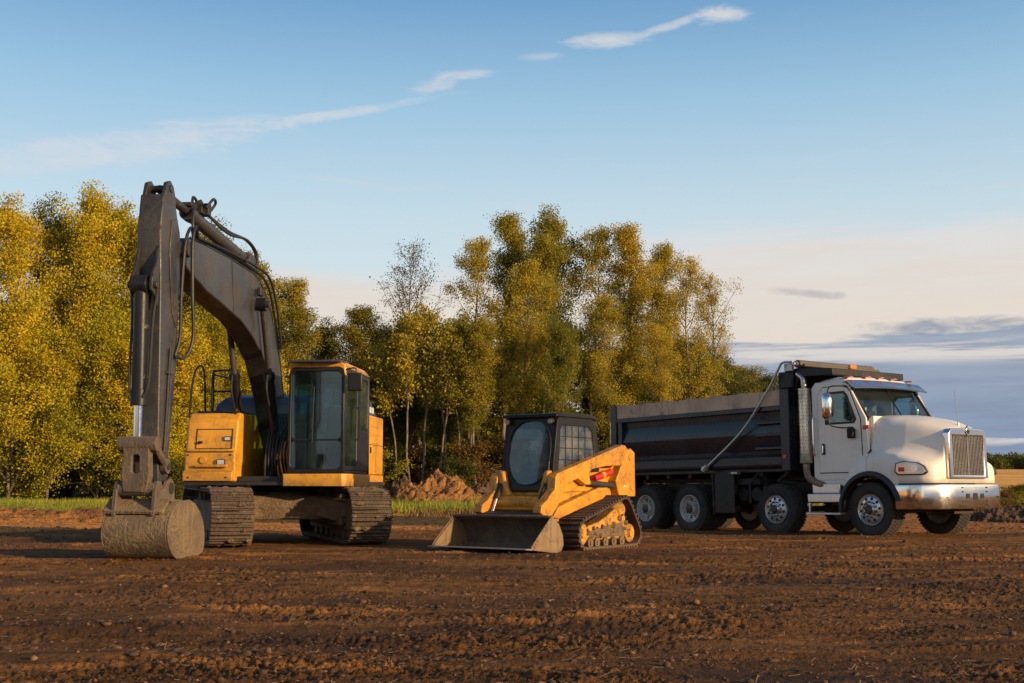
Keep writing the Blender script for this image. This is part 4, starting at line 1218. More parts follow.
    for i in range(21):
        y = -.475 + .95 * i / 20
        br.box(1.29, 1.345, y - .010, y + .010, 1.15, 1.90)
    br.box(1.29, 1.352, -.018, .018, 1.15, 1.90)
    br.build('grille_bars', M['grille_bar'], go)
    em = MB(); em.prism([(0, 1.88), (.085, 1.98), (0, 2.10), (-.085, 1.98)], 'x', 1.345, 1.382)
    eo = em.build('emblem', M['chrome'], go, bevel=.006)
    e2 = MB()
    e2.prism([(0, 1.925), (.018, 1.95), (.018, 2.0), (0, 2.02), (-.018, 2.0), (-.018, 1.95)], 'x', 1.382, 1.388)
    for s in (-1, 1): e2.prism([(s * .025, 1.955), (s * .055, 1.98), (s * .025, 2.005)], 'x', 1.382, 1.388)
    e2.build('emblem_inlay', M['dark'], eo)
    # ---- bumper
    bp = MB()
    plan = [(.60, -1.25), (.80, -1.255), (.98, -1.25), (1.14, -1.20), (1.30, -1.05), (1.385, -.85), (1.42, -.5), (1.43, 0)]
    plan = plan + [(a, -b_) for a, b_ in plan[-2::-1]]
    rings = []
    for i, (x, y) in enumerate(plan):
        a = Vector(plan[max(i - 1, 0)]); c = Vector(plan[min(i + 1, len(plan) - 1)])
        t = (c - a).normalized(); nrm = Vector((t.y, -t.x))
        q = lambda o_: (x + nrm.x * o_, y + nrm.y * o_)
        rings.append([(*q(-.03), .53), (*q(0.0), .52), (*q(.012), .56), (*q(.012), .93), (*q(.0), .97), (*q(-.03), .975)])
    bp.loft(rings); bo = bp.build('bumper', M['chrome'], root, ang=24)
    for y, z_, w_, h_ in ((-.20, .76, .055, .042), (.03, .75, .075, .062), (.26, .76, .055, .042)):
        c = MB(); c.box(1.40, 1.447, y - w_, y + w_, z_ - h_, z_ + h_); c.build('bumper_opening', M['dark'], bo, bevel=.006)
    bl = MB()
    for y in (-.36, .42):
        for z_ in (.58, .66, .84, .92):
            bl.cyl((1.42, y, z_), (1.452, y, z_), .012, n=8)
    for y in (-.80, .86, .92):
        bl.cyl((1.37, y, .74), (1.42, y, .74), .010, n=8)
    bl.build('bumper_bolts', M['darksteel'], bo)
    lw = MB(); lw.box(1.05, 1.36, -.9, .9, .53, .60); lw.box(.9, 1.2, -.3, .3, .42, .55); lw.build('bumper_bracket', M['frame'], root, bevel=.01)
    an = MB(); an.cyl((1.18, .0, 2.10), (1.18, .0, 2.16), .018, n=8); an.tube([(1.18, 0, 2.14), (1.14, -.01, 2.80)], .007, n=5, sub=1); an.build('antenna', M['silver'], root)
    # ---- exhaust stack
    for s in (-1,):
        st = MB(); x, y = -1.63, s * 1.13
        st.cyl((x, y, 1.46), (x, y, 2.96), .125, n=28); st.cyl((x, y, 1.44), (x, y, 1.50), .132, n=28); st.cyl((x, y, 2.93), (x, y, 2.98), .132, n=28)
        so2 = st.build('exhaust_stack', M['stack'], root, bevel=.008)
        ph = MB()
        for k in range(18):
            for a in range(-3, 4):
                t = R(-100 + a * 24 + (12 if k % 2 else 0)); zc = 1.62 + k * .072
                c, n_ = math.cos(t), math.sin(t)
                ph.cyl((x + c * .120, y + n_ * .120, zc), (x + c * .1275, y + n_ * .1275, zc), .009, n=6)
        ph.build('heat_shield_holes', M['dark'], so2)
        tp = MB(); tp.tube([(x, y, 2.95), (x, y, 3.10), (x - .03, y, 3.20), (x - .16, y, 3.30)], .062, n=14, sub=5); tp.build('exhaust_tip', M['stack'], so2)
        lo = MB(); lo.tube([(x, y, 1.5), (x, y, 1.30), (x + .08, y, 1.12), (x + .42, y + .06, .98), (x + .8, y + .3, .95)], .07, n=14, sub=5); lo.build('exhaust_pipe', M['stack'], so2)
        bk = MB(); bk.box(x - .25, x - .05, y + .06, y + .25, 1.55, 1.62); bk.box(x - .25, x - .05, y + .06, y + .25, 2.7, 2.77); bk.build('stack_bracket', M['frame'], so2)
    # ---- steps and tank
    for s in (-1, 1):
        t = MB()
        t.box(-1.62, -.78, s * 1.16, s * .72, .64, .82) ; t.box(-1.50, -.80, s * 1.14, s * .70, .82, 1.02)
        to = t.build('battery_box', M['alu'], root, bevel=.02)
        st = MB(); st.box(-1.64, -.76, s * 1.20, s * .85, .40, .44)
        st.box(-1.60, -1.56, s * 1.15, s * 1.10, .44, .64); st.box(-.84, -.80, s * 1.15, s * 1.10, .44, .64)
        st.build('step', M['alu'], to, bevel=.006)
    # ---- bed
    X0, X1 = -7.62, -1.93
    body = MB()
    prof = [(1.22, 1.36), (1.25, 1.40), (1.25, 1.60), (1.08, 1.66), (1.10, 1.74), (1.225, 2.06), (1.225, 2.10), (1.13, 2.47), (1.10, 2.54), (1.25, 2.58), (1.25, 2.68), (1.17, 2.68), (1.08, 1.50), (.95, 1.36)]
    for s in (-1, 1):
        body.prism([(s * a, b_) for a, b_ in prof], 'x', X0 + .35, X1 - .2)
    body.box(X0 + .02, X1 - .02, -1.1, 1.1, 1.28, 1.42)
    bdy = body.build('dump_body', M['navy'], root, bevel=.012)
    po = MB()
    for s in (-1, 1):
        po.box(X1 - .24, X1, s * 1.10, s * 1.285, 1.30, 3.0)
        po.box(X0, X0 + .20, s * 1.08, s * 1.285, 1.30, 2.98)
        po.box(X0 + .24, X0 + .38, s * 1.12, s * 1.26, 1.38, 2.66)
        po.box(X0 + .2, X1 - .24, s * 1.09, s * 1.272, 2.56, 2.66)
        po.box(X0 + .38, X1 - .24, s * 1.24, s * 1.278, 1.42, 1.60)
    po.build('body_post', M['navy'], bdy, bevel=.012)
    fw = MB(); fw.box(X1 - .07, X1 - .003, -1.1, 1.1, 1.30, 3.0); 
    for y in (-.7, -.25, .25, .7): fw.box(X1, X1 + .06, y - .05, y + .05, 1.3, 3.0)
    fw.build('headboard', M['navy'], bdy, bevel=.01)
    tg = MB(); tg.box(X0 - .04, X0 + .03, -1.10, 1.10, 1.32, 2.95)
    for z_ in (1.5, 1.95, 2.4, 2.85): tg.box(X0 - .10, X0 - .04, -1.08, 1.08, z_ - .05, z_ + .05)
    tg.build('tailgate', M['navy'], bdy, bevel=.01)
    for s in (-1, 1):
        sb = MB()
        n = 24
        A = []
        for i in range(n + 1):
            x = X0 + .2 + (X1 - .24 - X0 - .2) * i / n
            z_ = 2.98 - .0 * i / n + .012 * math.sin(i * 1.7)
            A.append([(x, s * 1.25, 2.662), (x, s * 1.25, z_), (x, s * 1.19, z_), (x, s * 1.19, 2.662)])
        sb.loft(A); sb.build('side_board', M['board'], bdy)
        sp_ = MB()
        for z_ in (1.78, 2.06, 2.32): 
            sp_.box(X1 - .98, X1 - .25, s * 1.15, s * 1.262, z_ - .03, z_ + .03)
        sp_.build('ladder_rung', M['navy'], bdy, bevel=.008)
        lg = MB(); lg.box(X1 - .19, X1 - .09, s * 1.286, s * 1.298, 1.55, 1.63); lg.build('marker_light', M['redlens'], bdy, bevel=.005)
        l2 = MB(); l2.box(-3.75, -3.40, s * 1.16, s * 1.235, 1.24, 1.32); l2.build('lamp_bar', M['darksteel'], bdy, bevel=.01)
        l3 = MB(); l3.box(-3.66, -3.49, s * 1.236, s * 1.242, 1.26, 1.30); l3.build('reflector', M['label_white'], bdy)
        # braces and flap
        bc = MB()
        bc.tube([(-2.05, s * 1.15, 1.30), (-2.42, s * 1.12, 1.10), (-2.1, s * .9, 1.05)], .035, n=6, sub=1)
        bc.build('brace', M['frame'], root)
        bc = MB()
        bc.tube([(-2.95, s * 1.15, 1.26), (-3.22, s * 1.12, 1.02), (-3.22, s * 1.12, .62)], .030, n=6, sub=1)
        bc.build('brace', M['frame'], root)
        mf = MB(); mf.box(-4.26, -4.235, s * 1.22, s * .55, .38, 1.30); mf.box(-4.2, -3.62, s * 1.20, s * 1.17, .42, 1.30)
        mf.build('mud_flap', M['frame'], root, bevel=.006)
        m2 = MB(); m2.box(-7.22, -7.20, s * 1.22, s * .62, .25, 1.25); m2.build('mud_flap', M['frame'], root)
        tl = MB(); tl.box(-7.64, -7.60, s * .95, s * .65, 1.08, 1.2); tl.build('tail_light', M['redlens'], root, bevel=.01)
    hs = MB(); hs.cyl((-2.1, 0, 1.15), (-2.15, 0, 2.6), .11, n=16); hs.build('hoist_cylinder', M['darksteel'], root)
    us = MB()
    for s in (-1, 1): us.box(X0, X1, s * .55, s * .40, 1.10, 1.28)
    for k in range(8): us.box(-7.3 + k * .72, -7.2 + k * .72, -1.1, 1.1, 1.18, 1.28)
    us.build('subframe', M['frame'], bdy, bevel=.01)
    # cab shield
    cs = MB()
    cs.prism([(X1 - .02, 2.96), (X1 - .02, 3.40), (X1 + .18, 3.42), (-.86, 3.34), (-.86, 3.20), (X1 + .2, 3.22), (X1 + .12, 2.96)], 'y', -1.16, 1.16)
    cs.build('cab_shield', M['black'], bdy, bevel=.015)
    c2 = MB(); c2.box(X1 - .30, X1 + .10, -1.24, -1.06, 3.0, 3.36); c2.box(X1 - .30, X1 + .10, 1.06, 1.24, 3.0, 3.36); c2.box(X1 - .28, X1 - .02, -1.1, 1.1, 3.0, 3.06)
    c2.build('shield_cheek', M['black'], bdy, bevel=.03)
    al = MB(); al.box(-.90, -.82, -.62, -.42, 3.35, 3.44); al.build('marker_light', M['amber'], bdy, bevel=.02)
    # tarp roller and arms
    tr_ = MB(); tr_.cyl((-1.72, -1.28, 3.50), (-1.72, 1.28, 3.50), .055, n=16); tr_.cyl((-1.72, -1.20, 3.50), (-1.72, 1.20, 3.50), .085, n=16)
    tr_.cyl((-1.55, -1.2, 3.46), (-1.55, 1.24, 3.46), .035, n=10)
    tro = tr_.build('tarp_roller', M['roller'], root, bevel=.004)
    for s in (-1, 1):
        ta = MB(); y = s * 1.33
        ta.tube([(-4.34, y, 1.40), (-4.15, y, 1.52), (-3.2, y, 2.18), (-2.45, y, 2.98), (-2.12, y, 3.42), (-2.0, y, 3.54), (-1.72, y, 3.53)], .026, n=10, sub=5)
        ta.cyl((-1.72, y, 3.50), (-1.72, s * 1.22, 3.50), .04, n=10)
        tao = ta.build('tarp_arm', M['silver'], root)
        tb = MB(); tb.tube([(-4.42, y, 1.34), (-4.28, y, 1.45)], .055, n=8, sub=1); tb.cyl((-4.38, s * 1.26, 1.38), (-4.38, s * 1.37, 1.38), .06, n=14); tb.build('arm_pivot', M['silver'], tao)
        hd_ = MB(); hd_.box(X1 - .1, X1 + .12, s * 1.20, s * 1.26, 3.36, 3.52); hd_.build('roller_bracket', M['silver'], tro, bevel=.01)
    return root
make_truck()

# ------------------------------------------------------------------ tracks
def track_loop(circles, n_arc=14):
    """outline of a belt around circles (x, z, r), ordered; returns closed list of (x,z)"""
    pts = []
    for (x, z, r) in circles:
        for i in range(24):
            t = 2 * math.pi * i / 24
            pts.append((x + r * math.cos(t), z + r * math.sin(t)))
    pts = sorted(set((round(a, 5), round(b, 5)) for a, b in pts))
    def half(P):
        h = []
        for p in P:
            while len(h) >= 2 and (h[-1][0] - h[-2][0]) * (p[1] - h[-2][1]) - (h[-1][1] - h[-2][1]) * (p[0] - h[-2][0]) <= 0: h.pop()
            h.append(p)
        return h
    lo = half(pts); up = half(pts[::-1])
    return lo[:-1] + up[:-1]
def resample(loop, step):
    L = [Vector((a, 0, b)) for a, b in loop]; L.append(L[0])
    ds = [0]
    for a, b in zip(L, L[1:]): ds.append(ds[-1] + (b - a).length)
    n = max(8, round(ds[-1] / step)); out = []
    k = 0
    for i in range(n):
        s = ds[-1] * i / n
        while ds[k + 1] < s: k += 1
        t = (s - ds[k]) / (ds[k + 1] - ds[k])
        p = L[k].lerp(L[k + 1], t); d = (L[k + 1] - L[k]).normalized()
        out.append((p, d))
    return out

# ------------------------------------------------------------------ excavator
def make_excavator():
    root = empty('excavator', (-4.0, 21.2, 0), R(-95.5), 'large yellow tracked excavator with dark boom and its bucket resting on the dirt', 'excavator')
    B = lambda mb, n, m, p=root, **k: mb.build(n, m, p, **k)
    # ---- undercarriage, turned against the upper body
    UA = R(26.5)
    U = Matrix.Translation((.18, .0, 0)) @ Matrix.Rotation(UA, 4, 'Z')
    HALF = 1.10
    def under(name, mb, mat, parent, **k):
        mb.bm.transform(U); return mb.build(name, mat, parent, **k)
    loop = track_loop([(-1.85, .50, .42), (1.66, .48, .40), (-1.5, .37, .30), (1.35, .37, .30)])
    for s in (-1, 1):
        yc = s * HALF
        tr = MB()
        for p, d in resample(loop, .19):
            n = Vector((d.z, 0, -d.x))
            m = Matrix(((d.x, 0, n.x, p.x), (0, 1, 0, yc), (d.z, 0, n.z, p.z), (0, 0, 0, 1)))
            tr.box(-.088, .088, -.33, .33, -.012, .018, m)
            for g in (-.062, .0, .062): tr.box(g - .010, g + .010, -.33, .33, .018, .050, m)
            tr.box(-.07, .07, -.10, .10, -.075, -.014, m)
        to = under('track', tr, M['tracksteel'], root, bevel=.004, seg=1)
        fr = MB(); fr.prism([(-1.75, .22), (1.55, .22), (1.75, .40), (1.55, .70), (-1.5, .72), (-1.8, .55)], 'y', yc - .22, yc + .22)
        under('track_frame', fr, M['muddy'], root, bevel=.03)
        ck = MB(); r4 = random.Random(int(40 + s))
        for k in range(120):
            p, d = r4.choice(resample(loop, .19)); n = Vector((d.z, 0, -d.x))
            c = p + n * .035 + Vector((0, yc + r4.uniform(-.30, .30), 0)); rr_ = r4.uniform(.02, .055)
            tb_ = bmesh.new(); bmesh.ops.create_icosphere(tb_, subdivisions=1, radius=rr_)
            for v in tb_.verts: v.co = c + Vector((v.co.x * r4.uniform(.7, 1.3), v.co.y * r4.uniform(.8, 2.0), v.co.z * r4.uniform(.6, 1.1)))
            ck.merge(tb_)
        under('caked_mud', ck, M['muddy'], to, ang=20)['kind'] = 'stuff'
        sp = MB(); sp.lathe([(0, yc - .16), (.22, yc - .16), (.25, yc - .08), (.36, yc - .07), (.36, yc + .07), (.25, yc + .08), (.22, yc + .16), (0, yc + .16)], (-1.85, 0, .50), n=20); under('sprocket', sp, M['muddy'], root)
        idl = MB(); idl.lathe([(0, yc - .14), (.12, yc - .16), (.16, yc - .10), (.30, yc - .09), (.34, yc - .04), (.34, yc + .04), (.30, yc + .09), (.16, yc + .10), (.12, yc + .16), (0, yc + .16)], (1.66, 0, .48), n=28); under('idler', idl, M['muddy'], root)
        for x in (-1.3, -.87, -.43, 0, .43, .87, 1.3):
            ro = MB(); ro.cyl((x, yc - .2, .17), (x, yc + .2, .17), .10, n=14); under('track_roller', ro, M['muddy'], root)
        for x in (-.7, .7):
            ro = MB(); ro.cyl((x, yc - .12, .80), (x, yc + .12, .80), .07, n=12); under('carrier_roller', ro, M['muddy'], root)
        mudg = MB(); mudg.box(-1.2, 1.2, yc - s * .34, yc - s * .24, .30, .46); under('track_guard', mudg, M['muddy'], root, bevel=.04)
    car = MB()
    car.prism([(-.80, .40), (.80, .40), (.92, .62), (.80, .80), (-.80, .80), (-.92, .62)], 'y', -.74, .74)
    for sx in (-1, 1):
        for sy in (-1, 1):
            car.loft([[(sx * .3, sy * .3, .50), (sx * .75, sy * .3, .50), (sx * .75, sy * .3, .80), (sx * .3, sy * .3, .80)],
                      [(sx * .85, sy * 1.02, .30), (sx * 1.3, sy * 1.02, .30), (sx * 1.25, sy * 1.02, .66), (sx * .85, sy * 1.02, .66)]])
    car.cyl((0, 0, .76), (0, 0, .86), .66, n=36)
    under('undercarriage_frame', car, M['muddy'], root, bevel=.02)
    rg_ = MB(); rg_.cyl((0, 0, .80), (0, 0, .98), .56, n=36); B(rg_, 'slew_ring', M['frame'])
    # ---- upper deck
    dk = MB()
    dk.prism([(1.40, -1.33), (1.40, 1.42), (-2.0, 1.36), (-2.0, -1.33)], 'z', .97, 1.03)
    dk.prism([(1.25, -.42), (1.25, .46), (-1.5, .46), (-1.5, -.42)], 'z', 1.03, 1.12)
    deck = B(dk, 'deck', M['frame'], bevel=.008)
    bs = MB(); bs.prism([(1.46, .40), (1.46, 1.38), (1.40, 1.44), (-.60, 1.40), (-.60, 1.34), (1.34, 1.34), (1.34, .40)], 'z', .955, 1.16); B(bs, 'cab_base', M['ex_yellow'], bevel=.012)
    # boom foot brackets, swing motor, hoses
    bf = MB(); BY = -.25
    for y in (BY - .23, BY + .23):
        bf.prism([(.80, 1.03), (.80, 1.22), (.45, 1.32), (-.15, 1.84), (-.45, 1.90), (-.55, 1.7), (-.54, 1.03)], 'y', y - .03, y + .03)
    B(bf, 'boom_bracket', M['black'], bevel=.01)
    sw = MB(); sw.cyl((.55, .2, 1.05), (.55, .2, 1.72), .17, n=20); sw.cyl((.55, .2, 1.4), (.55, .2, 1.5), .22, n=20); B(sw, 'swing_motor', M['ex_yellow'], bevel=.01)
    wl = MB(); wl.box(-.62, -.56, -.42, .46, 1.05, 2.05); B(wl, 'bulkhead', M['black'])
    for k in range(7):
        h = MB(); y = .02 + k * .055; 
        h.tube([(1.2 - .05 * k, y, 1.10), (1.22, y + .01, 1.40 + .03 * (k % 3)), (.95, y - .02, 1.80 + .05 * (k % 2)), (.5, y - .10, 2.0), (.15, -.03, 2.35)], .020, n=7, sub=5); B(h, 'hydraulic_hose', M['rubber'])
    # tool box side of the deck (machine's right)
    tb = MB()
    tb.prism([(1.36, 1.03), (1.36, 1.52), (1.30, 1.55), (1.22, 2.05), (1.10, 2.18), (-.30, 2.20), (-.30, 1.03)], 'y', -1.31, -.44)
    box = B(tb, 'tank_housing', M['ex_yellow'], bevel=.035, seg=3)
    lb = MB()
    lb.prism([(1.44, 1.04), (1.44, 1.18), (1.38, 1.22), (1.38, 1.04)], 'y', -1.30, -.46); lb.box(1.385, 1.43, -1.10, -.55, 1.27, 1.31)
    B(lb, 'step_ledge', M['ex_yellow'], box, bevel=.01)
    pn = MB()
    m = Matrix.Translation((1.30, 0, 1.55)) @ Matrix.Rotation(math.atan2(-.08, .50), 4, 'Y')
    for (y0, y1, a0, a1) in ((-1.14, -.52, .02, .36),):
        for q in ((y0, y1, a0, a0 + .012), (y0, y1, a1 - .012, a1), (y0, y0 + .012, a0, a1), (y1 - .012, y1, a0, a1)):
            pn.box(.004, .010, q[0], q[1], q[2], q[3], m)
    pn.box(1.361, 1.366, -1.28, -.48, 1.515, 1.53)
    B(pn, 'panel_seam', M['dark'], box)
    fl = MB(); fl.box(1.362, 1.40, -.74, -.60, 1.30, 1.40); lo = B(fl, 'work_light', M['frame'], box, bevel=.01)
    f2 = MB(); f2.box(1.400, 1.408, -.725, -.615, 1.315, 1.385); B(f2, 'lens', M['lens'], lo)
    fl = MB(); fl.box(1.265, 1.30, -.66, -.54, 1.70, 1.78); lo = B(fl, 'grab_recess', M['frame'], box, bevel=.01)
    f2 = MB(); f2.box(1.300, 1.306, -.645, -.555, 1.715, 1.765); B(f2, 'lens', M['lens'], lo)
    rk = MB(); rk.cyl((1.362, -.98, 1.385), (1.385, -.98, 1.385), .06, n=16); B(rk, 'filler_cap', M['ex_yellow'], box, bevel=.006)
    tp_ = MB(); tp_.box(-.2, 1.05, -1.24, -.52, 2.195, 2.215); B(tp_, 'anti_slip_plate', M['black'], box)
    # handrails
    for pts in ([(1.20, -1.30, 2.10), (1.18, -1.28, 2.60), (1.10, -1.24, 2.93), (.85, -1.20, 2.93), (.72, -1.20, 2.2)],
                [(1.02, -.98, 2.2), (1.02, -.98, 2.82), (1.0, -.92, 2.90), (1.0, -.62, 2.90), (1.02, -.55, 2.82), (1.02, -.55, 2.2)],
                [(.35, -1.2, 2.2), (.35, -1.2, 2.85), (.2, -1.2, 2.90), (-.9, -1.2, 2.90), (-1.0, -1.2, 2.8), (-1.0, -1.2, 2.3)]):
        h = MB(); h.tube(pts, .019, n=8, sub=5 if len(pts) < 6 else 4); 
        B(h, 'handrail', M['black'])
    h = MB(); h.tube([(1.02, -.97, 2.55), (1.02, -.56, 2.55)], .015, sub=1); B(h, 'rail_bar', M['black'])
    for (y, z_) in ((-1.20, 1.10), (-.56, 1.10), (-1.24, 1.47), (-.52, 1.47)):
        bt = MB(); bt.cyl((1.36, y, z_), (1.45 if z_ < 1.2 else 1.372, y, z_), .016, n=8); B(bt, 'bolt', M['darksteel'], box)
    lt = MB(); lt.box(1.30, 1.325, -1.10, -1.02, 1.66, 1.70); B(lt, 'door_latch', M['black'], box, bevel=.006)
    # engine hood
    eh = MB()
    secs = []
    for x, zt_, w0 in ((.30, 2.36, .95), (.22, 2.50, .95), (-.2, 2.58, .96), (-1.4, 2.58, .96), (-1.7, 2.45, .95)):
        secs.append([(x, -1.22, 2.16), (x, -1.18, zt_ - .12), (x, -1.02, zt_), (x, .30, zt_), (x, .40, zt_ - .1), (x, .42, 2.16)])
    eh.loft(secs); B(eh, 'engine_hood', M['bluehood'], bevel=.03)
    ey = MB(); ey.prism([(-.35, 1.03), (-.35, 2.16), (-1.75, 2.16), (-1.75, 1.03)], 'y', -1.31, -.9); B(ey, 'rear_housing', M['ex_yellow'], bevel=.03)
    # machine's left: side housing behind the cab with vents
    sh = MB(); sh.prism([(-.56, 1.16), (-.56, 2.24), (-1.85, 2.24), (-1.85, 1.16)], 'y', .85, 1.375); sho = B(sh, 'side_housing', M['ex_yellow'], bevel=.035, seg=3)
    sd = MB(); sd.prism([(-.56, 1.03), (-.56, 1.155), (-1.85, 1.155), (-1.85, 1.03)], 'y', .85, 1.385); B(sd, 'side_skirt', M['ex_yellow'], bevel=.01)
    for z0_ in (1.78, 1.93, 2.08):
        vt = MB(); vt.box(-1.55, -.80, 1.370, 1.385, z0_ - .045, z0_ + .045); B(vt, 'vent', M['ex_yellow'], sho, bevel=.006)
    sm = MB(); sm.box(-1.20, -1.19, 1.374, 1.379, 1.20, 1.70); sm.box(-1.78, -.62, 1.374, 1.379, 1.70, 1.71); B(sm, 'panel_seam', M['dark'], sho)
    hl_ = MB(); hl_.box(-.74, -.68, 1.375, 1.39, 1.55, 1.66); B(hl_, 'door_latch', M['dark'], sho)
    hp = MB()
    hp.loft([[(x, .55, 2.24), (x, .62, z_ - .04), (x, .70, z_), (x, 1.15, z_), (x, 1.25, z_ - .06), (x, 1.32, 2.24)] for x, z_ in ((-.60, 2.52), (-.75, 2.62), (-1.25, 2.60), (-1.50, 2.40))])
    hpo = B(hp, 'air_intake_cover', M['bluehood'], bevel=.02)
    for k in range(3):
        g = MB(); y = .74 + k * .17
        g.box(-.595, -.585, y, y + .12, 2.29, 2.46); B(g, 'window', M['label_white'], hpo)
    for k in range(3):
        g = MB(); x = -.72 - k * .2
        g.box(x - .13, x, 1.295, 1.315, 2.29, 2.40); B(g, 'window', M['label_white'], hpo)
    # counterweight: rounded tail
    P = [(-1.80, -1.33)] + [(-1.80 - .86 * math.sin(t) ** .8 if math.sin(t) > 0 else -1.8, -1.33 * math.cos(t)) for t in [math.pi * q / 20 for q in range(1, 20)]] + [(-1.80, 1.37)]
    cw = MB(); cw.prism(P, 'z', 1.03, 2.22); cwo = B(cw, 'counterweight', M['ex_yellow'], bevel=.09, seg=4, ang=50)
    # ---- cab
    CY0, CY1, CX0, CX1, CZ0, CZ1 = .45, 1.40, -.52, 1.42, 1.165, 2.97
    fo = [(CY0, CZ0), (CY1, CZ0), (CY1 - .01, CZ1 - .10), (CY1 - .08, CZ1 - .02), (CY0 + .08, CZ1 - .02), (CY0 + .01, CZ1 - .10)]
    fi = rrect(CY0 + .055, CY1 - .06, CZ0 + .07, CZ1 - .13, .09)
    c = MB(); c.prism(fo, 'x', CX1 - .07, CX1, holes=[fi])
    # rear frame and floor
    c.prism(fo, 'x', CX0, CX0 + .06, holes=[rrect(CY0 + .12, CY1 - .12, 1.9, CZ1 - .18, .08)])
    c.box(CX0 + .06, CX1 - .07, CY0 + .02, CY1 - .02, CZ0 - .005, CZ0 + .05)
    so_ = [(CX0 + .062, CZ0 + .05), (CX1 - .072, CZ0 + .05), (CX1 - .072, CZ1 - .10), (CX1 - .16, CZ1 - .03), (CX0 + .062, CZ1 - .03)]
    w1 = rrect(.42, CX1 - .13, CZ0 + .12, CZ1 - .16, .08); w2 = rrect(CX0 + .13, .34, CZ0 + .75, CZ1 - .16, .08)
    c.prism(so_, 'y', CY1 - .055, CY1 - .012, holes=[w1, w2])
    c.prism(so_, 'y', CY0 + .012, CY0 + .05, holes=[rrect(CX0 + .25, CX1 - .2, CZ0 + .55, CZ1 - .16, .08)])
    cab = B(c, 'cab', M['black'], bevel=.012)
    tr_ = MB(); 
    tr_.prism([(CY0 - .005, CZ1 - .22), (CY0 - .005, CZ1 - .02), (CY0 + .08, CZ1 + .035), (CY1 - .08, CZ1 + .035), (CY1 + .005, CZ1 - .05), (CY1 + .005, CZ1 - .22), (CY1 - .035, CZ1 - .10), (CY1 - .10, CZ1 - .065), (CY0 + .10, CZ1 - .065), (CY0 + .03, CZ1 - .10)], 'x', CX1 - .10, CX1 + .012)
    tr_.loft([[(x, CY0 + .0, CZ1 - .06), (x, CY0 + .08, CZ1 + z_), (x, CY1 - .08, CZ1 + z_), (x, CY1 - .0, CZ1 - .06)] for x, z_ in ((CX1 - .10, .03), (CX1 - .4, .05), (CX0 + .2, .05), (CX0, .0))])
    B(tr_, 'cab_roof', M['ex_yellow'], cab, bevel=.015)
    vs = MB(); vs.prism([(CX1 - .28, CZ1 + .055), (CX1 + .20, CZ1 + .035), (CX1 + .22, CZ1 + .005), (CX1 - .28, CZ1 + .03)], 'y', CY0 + .06, CY1 - .04); B(vs, 'rain_visor', M['bluehood'], cab, bevel=.006)
    g1 = MB(); g1.prism(rrect(CY0 + .05, CY1 - .055, CZ0 + .56, CZ1 - .125, .08), 'x', CX1 - .040, CX1 - .032); B(g1, 'front_window', M['glass_ex'], cab)
    g2 = MB(); g2.prism(rrect(CY0 + .05, CY1 - .055, CZ0 + .065, CZ1 - 1.27, .08), 'x', CX1 - .040, CX1 - .032); B(g2, 'lower_window', M['glass_ex'], cab)
    g3 = MB(); g3.box(CX1 - .05, CX1 - .01, CY0 + .05, CY1 - .05, CZ0 + .535, CZ0 + .56); g3.box(CX1 - .06, CX1 - .02, CY0 + .46, CY0 + .475, CZ0 + .56, CZ1 - .12); B(g3, 'window_bar', M['black'], cab)
    for w in (w1, w2):
        g = MB(); g.prism(w, 'y', CY1 - .030, CY1 - .024); B(g, 'side_window', M['glass_ex'], cab)
    g = MB(); g.prism(rrect(CX0 + .25, CX1 - .2, CZ0 + .55, CZ1 - .16, .08), 'y', CY0 + .026, CY0 + .032); B(g, 'side_window', M['glass_ex'], cab)
    g = MB(); g.prism(rrect(CY0 + .12, CY1 - .12, 1.9, CZ1 - .18, .08), 'x', CX0 + .025, CX0 + .031); B(g, 'rear_window', M['glass_ex'], cab)
    dh = MB(); dh.tube([(.52, CY1 + .0, 1.75), (.52, CY1 + .04, 1.78), (.52, CY1 + .04, 2.25), (.52, CY1 + .0, 2.28)], .013, sub=3); B(dh, 'door_handle', M['black'], cab)
    wp = MB(); wp.tube([(CX1 + .012, CY0 + .42, CZ0 + .50), (CX1 + .02, CY0 + .43, CZ0 + 1.1), (CX1 + .012, CY0 + .44, CZ0 + 1.42)], .009, sub=2); B(wp, 'wiper', M['rubber'], cab)
    mi = MB(); mi.box(CX1 + .02, CX1 + .07, CY1 + .06, CY1 + .30, 2.50, 2.80); mo = B(mi, 'mirror', M['black'], cab, bevel=.03, seg=3)
    ma = MB(); ma.tube([(CX1 - .03, CY1 - .02, 2.86), (CX1 + .03, CY1 + .18, 2.88), (CX1 + .045, CY1 + .18, 2.7)], .012, sub=3); B(ma, 'mirror_arm', M['black'], mo)
    # interior
    se = MB(); se.box(-.05, .45, .72, 1.16, 1.62, 1.76); se.box(-.15, .02, .74, 1.14, 1.70, 2.35); se.box(-.14, -.02, .82, 1.06, 2.38, 2.62); se.box(0, .35, .78, 1.1, 1.2, 1.62)
    B(se, 'seat', M['interior'], cab, bevel=.05)
    cs_ = MB(); 
    for y in (.62, 1.26): cs_.box(.05, .60, y - .07, y + .07, 1.25, 1.86); cs_.tube([(.55, y, 1.85), (.60, y, 2.05)], .018, sub=1); cs_.cyl((.60, y, 2.03), (.61, y, 2.12), .03, n=10)
    cs_.box(.95, 1.15, .55, .68, 1.25, 2.0); cs_.box(.95, 1.05, 1.1, 1.3, 1.9, 2.2)
    cs_.tube([(1.05, .86, 1.25), (1.1, .86, 1.75)], .015, sub=1); cs_.tube([(1.05, .98, 1.25), (1.1, .98, 1.75)], .015, sub=1)
    B(cs_, 'console', M['interior'], cab, bevel=.01)

    # ---- boom
    BY, BW = -.25, .185     # centre and half width
